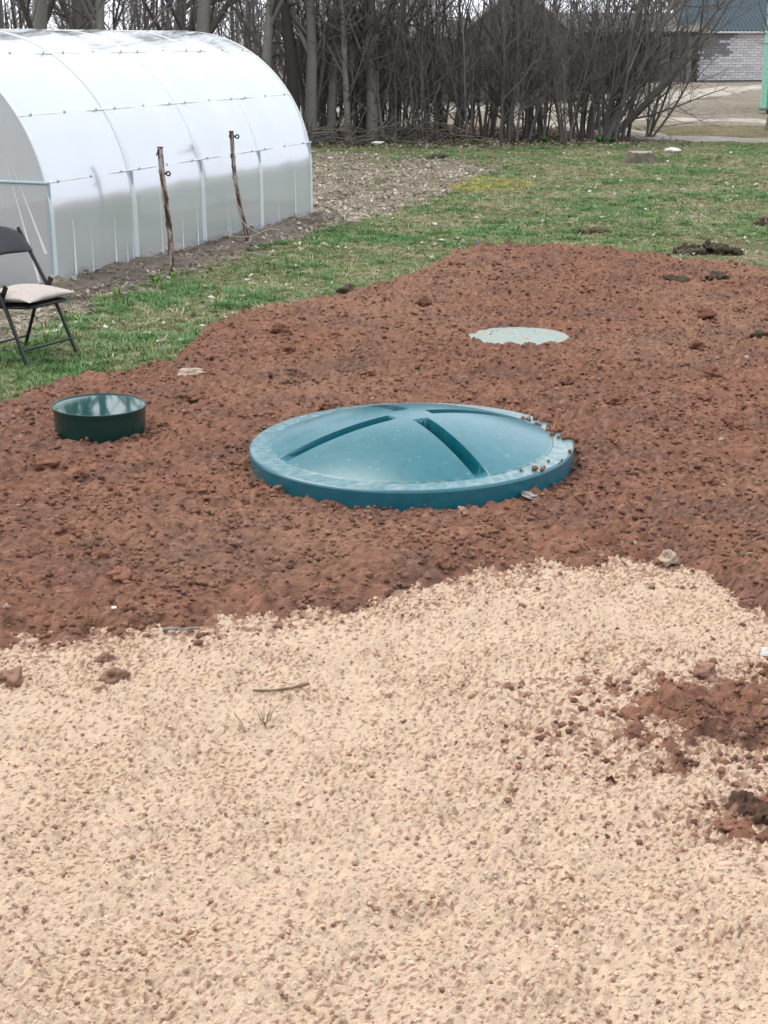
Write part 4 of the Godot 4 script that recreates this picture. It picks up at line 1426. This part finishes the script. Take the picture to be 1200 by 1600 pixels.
# ---------------------------------------------------------------- small things lying about
func lump_thing(called: String, seed_: int, at: Vector2, size: Vector3, col: Color, label: String, category: String, group := "", sink := 0.3, on := "soil") -> void:
	var sp := SphereMesh.new()
	sp.radius = 1.0
	sp.height = 2.0
	sp.radial_segments = 26
	sp.rings = 14
	var src := sp.get_mesh_arrays()
	var f := noise(seed_, 0.8, FastNoiseLite.TYPE_SIMPLEX_SMOOTH, 4)
	f.fractal_gain = 0.55
	var mb := MB.new()
	for p in src[Mesh.ARRAY_VERTEX]:
		var q: Vector3 = p * (1.0 + (1.1 if called != "white_pebble" else 0.4) * f.get_noise_3dv(p)) * size
		mb.vert(q, (p / size).normalized(), col * (1.0 + 0.5 * f.get_noise_3dv(p * 2.0)))
	var acc := PackedVector3Array()
	acc.resize(mb.v.size())
	var tri: PackedInt32Array = src[Mesh.ARRAY_INDEX]
	for t in range(0, tri.size(), 3):
		mb.ix.append_array(PackedInt32Array([tri[t], tri[t + 1], tri[t + 2]]))
		var e := -(mb.v[tri[t + 1]] - mb.v[tri[t]]).cross(mb.v[tri[t + 2]] - mb.v[tri[t]])
		for q in 3: acc[tri[t + q]] += e
	for i in acc.size():
		if acc[i].length() > 1e-12: mb.n[i] = acc[i].normalized()
	var y := soil_h(at.x, at.y) if on == "soil" else (sand_h(at.x, at.y) if on == "sand" else ground_h(at.x, at.y))
	var o := inst(called, mb.mesh(mats.crumb))
	o.position = Vector3(at.x, y + size.y * (1.0 - 2.0 * sink), at.y)
	o.rotation.y = seed_ * 1.7
	meta(o, label, category, group)

func build_small_things() -> void:
	var r := RandomNumberGenerator.new()
	r.seed = 19
	# clods of soil
	var red := Color(0.23, 0.115, 0.08)
	var k := 0
	for e in [[-0.97, -5.1, 0.035], [-1.26, -5.57, 0.03], [-1.09, -5.31, 0.028], [-1.55, -6.51, 0.04], [-1.37, -6.34, 0.03], [-0.81, -6.12, 0.03], [-0.095, -8.56, 0.035], [0.91, -12.28, 0.04], [0.62, -12.99, 0.04], [1.28, -7.85, 0.045], [1.79, -7.31, 0.04], [1.05, -8.31, 0.035], [0.85, -10.73, 0.04], [1.77, -7.93, 0.04], [1.94, -8.56, 0.04], [-1.05, -7.85, 0.035], [0.22, -5.24, 0.022], [0.67, -5.24, 0.02], [-1.74, -8.74, 0.06], [-0.6, -9.2, 0.04], [0.3, -10.9, 0.045], [2.3, -10.4, 0.05], [1.6, -11.6, 0.045], [2.0, -9.3, 0.04], [-0.3, -7.6, 0.03], [-0.7, -9.9, 0.05], [1.45, -6.3, 0.03], [1.2, -5.7, 0.03], [-1.3, -5.0, 0.028]]:
		k += 1
		lump_thing("soil_clod", 700 + k, Vector2(e[0], e[1]), Vector3(e[2] * 1.25, e[2] * 0.75, e[2]), red * r.randf_range(0.65, 1.1), "lump of red brown soil lying on the raked soil", "clod", "clods on the raked soil")
	for e in [[-0.85, -4.27, 0.032], [-1.18, -4.28, 0.035], [-0.91, -4.43, 0.022], [1.015, -4.28, 0.03], [0.62, -4.23, 0.018], [-0.88, -4.2, 0.016]]:
		k += 1
		lump_thing("soil_clod", 700 + k, Vector2(e[0], e[1]), Vector3(e[2] * 1.25, e[2] * 0.75, e[2]), Color(0.25, 0.15, 0.115) * r.randf_range(0.85, 1.15), "brownish pink clod lying on the pale sand", "clod", "clods on the pale sand", 0.3, "sand")
	for e in [[0.95, -3.47, 0.035], [0.985, -3.42, 0.03], [1.02, -3.38, 0.025]]:
		k += 1
		lump_thing("dark_clod", 700 + k, Vector2(e[0], e[1]), Vector3(e[2] * 1.3, e[2] * 0.7, e[2]), Color(0.085, 0.055, 0.042), "dark wet clod of earth on the pale sand", "clod", "dark clods on the pale sand", 0.3, "sand")
	for e in [[2.4, -12.11, 0.07], [2.76, -12.21, 0.08], [2.53, -9.71, 0.055], [-0.28, -11.6, 0.09]]:
		k += 1
		lump_thing("turf_clod", 700 + k, Vector2(e[0], e[1]), Vector3(e[2] * 1.3, e[2] * 0.55, e[2]), Color(0.075, 0.06, 0.045), "dark clump of torn turf lying on the red soil", "turf clump", "torn turf on the red soil")
	lump_thing("white_pebble", 801, Vector2(-0.949, -4.808), Vector3(0.017, 0.012, 0.013), Color(0.75, 0.75, 0.70), "small white pebble on the edge of the red soil", "pebble", "", 0.2)
	lump_thing("grey_pebble", 802, Vector2(-0.79, -4.69), Vector3(0.02, 0.012, 0.014), Color(0.42, 0.40, 0.38), "grey pebble among dark bark bits beside the sand", "pebble", "", 0.2)
	lump_thing("pale_stone", 803, Vector2(1.09, -5.33), Vector3(0.032, 0.028, 0.03), Color(0.42, 0.33, 0.26), "round pale stone where sand meets red soil", "stone", "", 0.25)
	lump_thing("pale_stone", 804, Vector2(-1.14, -8.56), Vector3(0.09, 0.02, 0.045), Color(0.38, 0.31, 0.25), "flat pale stone on the edge of the lawn behind the riser", "stone", "", 0.3)
	lump_thing("pale_stone", 805, Vector2(0.33, -5.86), Vector3(0.026, 0.015, 0.018), Color(0.33, 0.22, 0.17), "small pale stone in front of the big lid", "stone", "", 0.3)
	lump_thing("white_slab", 806, Vector2(1.31, -4.5), Vector3(0.07, 0.02, 0.06), Color(0.50, 0.51, 0.52), "whitish broken slab poking from the sand beside red soil", "slab", "", 0.4, "sand")
	lump_thing("concrete_chip", 807, Vector2(0.63, -6.07), Vector3(0.06, 0.010, 0.02), Color(0.30, 0.29, 0.27), "pale concrete chip under the edge of the big lid", "chip", "", 0.2)
	# soil spilled on the back of the lid's flange
	var at := []
	var cols := PackedColorArray()
	for i in 90:
		var a := r.randf_range(-0.62, 0.02) + (0.9 if i > 80 else 0.0)
		var rad := 0.76 - pow(r.randf(), 2.0) * 0.09
		var d := lerpf(0.005, 0.016, pow(r.randf(), 2.0))
		at.append(Transform3D(Basis.from_euler(Vector3(r.randf() * 6, r.randf() * 6, 0)).scaled(Vector3.ONE * d), LID + Vector3(cos(a) * rad, 0.112 + cos(a) * rad * 0.0157 - sin(a) * rad * 0.0105 + d * 0.3, sin(a) * rad)))
		cols.append(red * r.randf_range(0.7, 1.3))
	scatter("spilled_soil", lumps(150, 0, 0.4).mesh(mats.crumb), at, cols, "crumbs of soil spilled on the flange of the big lid", "soil")
	# sticks
	var stick := taper("twig", PackedVector3Array([Vector3(-0.088, 0.004, 0.004), Vector3(-0.06, 0.001, -0.001), Vector3(-0.035, 0.0, -0.002), Vector3(0.0, 0.003, -0.004), Vector3(0.03, 0.004, -0.013), Vector3(0.055, 0.009, -0.016), Vector3(0.085, 0.012, -0.03)]), 0.0032, 0.0058, Color(0.26, 0.185, 0.14))
	stick.position = Vector3(-0.318, sand_h(-0.318, -4.17) + 0.009, -4.17)
	meta(stick, "thin brown twig lying on the pale sand", "twig")
	stick = taper("twig", PackedVector3Array([Vector3(-0.034, 0.014, -0.075), Vector3(-0.024, 0.012, -0.05), Vector3(-0.010, 0.008, -0.03), Vector3(-0.002, 0.003, 0.0), Vector3(0.006, 0.0, 0.02)]), 0.002, 0.0042, Color(0.34, 0.26, 0.21))
	stick.position = Vector3(-0.41, sand_h(-0.41, -3.9) + 0.008, -3.9)
	meta(stick, "short pale twig beside the withered tuft on the sand", "twig")
	stick = taper("bark_strip", PackedVector3Array([Vector3(-0.065, 0.002, 0.006), Vector3(-0.03, 0.004, 0), Vector3(0.005, 0.003, 0.007), Vector3(0.03, 0.007, 0.0), Vector3(0.06, 0.004, -0.008)]), 0.009, 0.004, Color(0.27, 0.265, 0.25))
	stick.position = Vector3(-0.69, sand_h(-0.69, -4.66) + 0.010, -4.66)
	stick.scale = Vector3(1, 0.6, 1)
	meta(stick, "grey strip of bark where sand meets red soil", "bark")
	# withered tuft on the sand
	var tf := inst("withered_tuft", tuft(650, 16, 0.03, 0.05, 0.0018))
	tf.position = Vector3(-0.355, sand_h(-0.355, -3.96) + 0.006, -3.96)
	tf.mesh = tinted(tf.mesh, Color(0.16, 0.12, 0.085))
	meta(tf, "small withered grass tuft stuck in the pale sand", "grass tuft")
	for e in [[-1.14, -5.4, "lone green weed sprouting from the red soil", Color(0.09, 0.12, 0.06)], [-1.02, -4.72, "yellowish withered weed on the soil edge", Color(0.26, 0.19, 0.07)]]:
		var w := inst("weed", tinted(tuft(651, 9, 0.035, 0.05, 0.003), e[3]))
		w.position = Vector3(e[0], soil_h(e[0], e[1]) + 0.005, e[1])
		meta(w, e[2], "weed")
	# leafy weeds: beside the greenhouse foot and under the thicket
	for e in [[-2.13, -11.75, 1.0], [-2.2, -11.5, 0.8], [-1.93, -12.35, 0.9], [-1.82, -12.6, 0.9], [4.3, -30.0, 2.6], [4.55, -30.2, 2.2], [3.2, -30.0, 1.8], [3.05, -30.1, 1.4]]:
		var w := inst("leafy_weed", tinted(tuft(660 + int(e[2] * 10), 26, 0.07, 0.07, 0.008), Color(0.13, 0.22, 0.05) if e[1] > -20 else Color(0.06, 0.16, 0.05)))
		w.position = Vector3(e[0], ground_h(e[0], e[1]), e[1])
		w.scale = Vector3.ONE * e[2]
		meta(w, "bright green leafy weed at the foot of the greenhouse" if e[1] > -20 else "dark green leafy weed under the thicket shrubs", "weed", "weeds by the greenhouse" if e[1] > -20 else "weeds under the thicket")
	# leaf fragment, blue peg
	var lf := inst("green_leaf", tinted(tuft(661, 4, 0.03, 0.035, 0.006), Color(0.45, 0.55, 0.42)))
	lf.position = Vector3(1.374, soil_h(1.374, -5.33) + 0.005, -5.33)
	meta(lf, "pale green leaf sprig lying on the dark soil", "leaf")
	var chip := inst("pale_straw", tinted(tuft(662, 1, 0.02, 0.03, 0.004), Color(0.7, 0.7, 0.55)))
	chip.position = Vector3(0.0, soil_h(0, -5.9) + 0.01, -5.9)
	meta(chip, "single pale straw in front of the big lid", "straw")
	var peg := MB.new()
	peg.box(Transform3D(Basis.from_euler(Vector3(0.3, 0.4, 0.6)), Vector3.ZERO), Vector3(0.03, 0.085, 0.022), 0.005)
	peg.box(Transform3D(Basis.from_euler(Vector3(0.3, 0.4, -0.5)), Vector3(-0.03, 0.02, 0)), Vector3(0.02, 0.05, 0.02), 0.004)
	var pg := inst("blue_scrap", peg.mesh(mats.blue_plastic))
	pg.position = Vector3(0.93, ground_h(0.93, -14.5) + 0.035, -14.5)
	meta(pg, "small blue plastic piece where lawn meets red soil", "plastic piece")
	# white scraps on the lawn
	for e in [[-0.99, -12.28], [-1.16, -12.45], [-0.29, -16.83], [0.56, -16.35], [0.58, -14.91], [1.23, -24.05], [5.2, -21.0], [4.03, -20.3], [3.13, -17.8], [2.46, -16.83], [1.91, -17.8], [-1.94, -10.17], [3.4, -22.5], [2.9, -20.6], [4.3, -18.8], [2.2, -22.0], [3.95, -21.6], [0.4, -23.5]]:
		k += 1
		var sm := lumps(820 + k, 1, 0.5)
		var d := r.randf_range(0.010, 0.022)
		for i in sm.v.size(): sm.v[i] *= Vector3(d * 1.5, d * 0.5, d)
		var o := inst("white_scrap", sm.mesh(mats.white_scrap))
		o.position = Vector3(e[0], ground_h(e[0], e[1]) + 0.03, e[1])
		o.rotation = Vector3(r.randf_range(-0.4, 0.4), r.randf() * TAU, r.randf_range(-0.4, 0.4))
		meta(o, "small white scrap lying in the lawn grass", "litter", "white scraps in the grass")
	for e in [[-0.13, -29.3, 0.07, "crumpled white scrap before the brush heap"], [5.22, -27.4, 0.10, "white piece of board lying near the tree stump"]]:
		k += 1
		var sm := lumps(820 + k, 2, 0.5)
		for i in sm.v.size(): sm.v[i] *= Vector3(e[2] * 1.5, e[2] * 0.4, e[2])
		var o := inst("white_scrap", sm.mesh(mats.white_scrap))
		o.position = Vector3(e[0], ground_h(e[0], e[1]) + 0.05, e[1])
		meta(o, e[3], "litter")
	# stump
	var st := base("tree_stump", Vector3(4.3, ground_h(4.3, -25.3), -25.3))
	meta(st, "low sawn tree stump with pale top in the far lawn", "stump")
	var sb := MB.new()
	var f := noise(97, 1.0)
	for i in 5:
		for j in 24:
			var a := TAU * j / 24
			var y := i * 0.048 - 0.03 + 0.02 * f.get_noise_2d(a * 2.0, i) * float(i == 4)
			var rad := (0.25 - 0.035 * i / 4.0 + 0.12 * pow(1.0 - i / 4.0, 3.0)) * (1.0 + 0.16 * sin(a * 4.0 + f.get_noise_1d(a) * 3.0) * (1.0 - i / 5.0))
			sb.vert(Vector3(cos(a) * rad, y, sin(a) * rad), Vector3(cos(a), 0.25, sin(a)).normalized(), Color(0.20, 0.175, 0.15) * (1.0 + 0.5 * f.get_noise_2d(a * 9.0, i * 3.0)))
	for i in 4:
		for j in 24:
			sb.quad(i * 24 + j, i * 24 + (j + 1) % 24, (i + 1) * 24 + (j + 1) % 24, (i + 1) * 24 + j)
	inst("bark", sb.mesh(mats.bark), st)
	var tb := MB.new()
	tb.lathe([Vector2(0.212, 0.150), Vector2(0.20, 0.166), Vector2(0.0, 0.170)], 24, Color(0.40, 0.37, 0.32))
	inst("sawn_top", tb.mesh(mats.bark), st)
	# torn edges of dark turf: heaps of dark crumbs with dead grass on them
	for e in [[3.1, -14.2, 0.62, 0.075, 60, "long heap of dark torn turf on the edge of the red soil"], [4.4, -16.5, 0.6, 0.08, 60, "heap of dark torn turf in the lawn"], [2.2, -15.8, 0.35, 0.02, 24, "low patch of dark bare earth in the lawn"], [0.95, -25.9, 0.35, 0.07, 30, "dark earth mound on the bare bed"]]:
		var mb := MB.new()
		for i in int(e[4]):
			k += 1
			var one := lumps(1000 + k, 1, 0.5)
			var d := lerpf(0.018, 0.05, pow(r.randf(), 1.7))
			var u := r.randf_range(-1, 1)
			var p := Vector3(u * e[2] * 0.5, r.randf() * e[3] * (1.0 - u * u), r.randf_range(-0.5, 0.5) * e[2] * 0.34)
			var bs := Basis.from_euler(Vector3(r.randf() * 6, r.randf() * 6, 0))
			var c := Color(0.055, 0.046, 0.036).lerp(Color(0.17, 0.14, 0.10), pow(r.randf(), 2.0))
			var s0 := mb.v.size()
			for q in one.v.size(): mb.vert(p + bs * one.v[q] * Vector3(d * 1.2, d * 0.8, d), bs * one.n[q], c)
			for q in one.ix: mb.ix.append(s0 + q)
		for i in int(e[4]) * 3:
			var u := r.randf_range(-1, 1)
			var p := Vector3(u * e[2] * 0.5, e[3] * (1.0 - u * u) * r.randf() + 0.01, r.randf_range(-0.6, 0.5) * e[2] * 0.34)
			var a := r.randf() * TAU
			var out := Vector3(cos(a), 0, sin(a))
			var side := Vector3(-out.z, 0, out.x) * 0.003
			var c := Color(0.30, 0.26, 0.17) if r.randf() < 0.6 else Color(0.14, 0.18, 0.07)
			var q0 := mb.vert(p - side, Vector3.UP, c)
			var q1 := mb.vert(p + side, Vector3.UP, c)
			var q2 := mb.vert(p + out * 0.05 + Vector3(0, r.randf_range(0.0, 0.05), 0), Vector3.UP, c)
			mb.tri(q0, q1, q2)
		var o := inst("torn_turf", mb.mesh(mats.litter))
		o.position = Vector3(e[0], maxf(ground_h(e[0], e[1]), 0.0), e[1])
		o.rotation.y = 0.12
		meta(o, e[5], "turf")

func tinted(m: Mesh, col: Color) -> Mesh:
	var a := m.surface_get_arrays(0)
	var c := PackedColorArray()
	c.resize(a[Mesh.ARRAY_VERTEX].size())
	c.fill(col)
	a[Mesh.ARRAY_COLOR] = c
	var r := ArrayMesh.new()
	r.add_surface_from_arrays(Mesh.PRIMITIVE_TRIANGLES, a)
	r.surface_set_material(0, m.surface_get_material(0))
	return r

func paint(o: MeshInstance3D, col: Color) -> void:
	o.mesh = tinted(o.mesh, col)
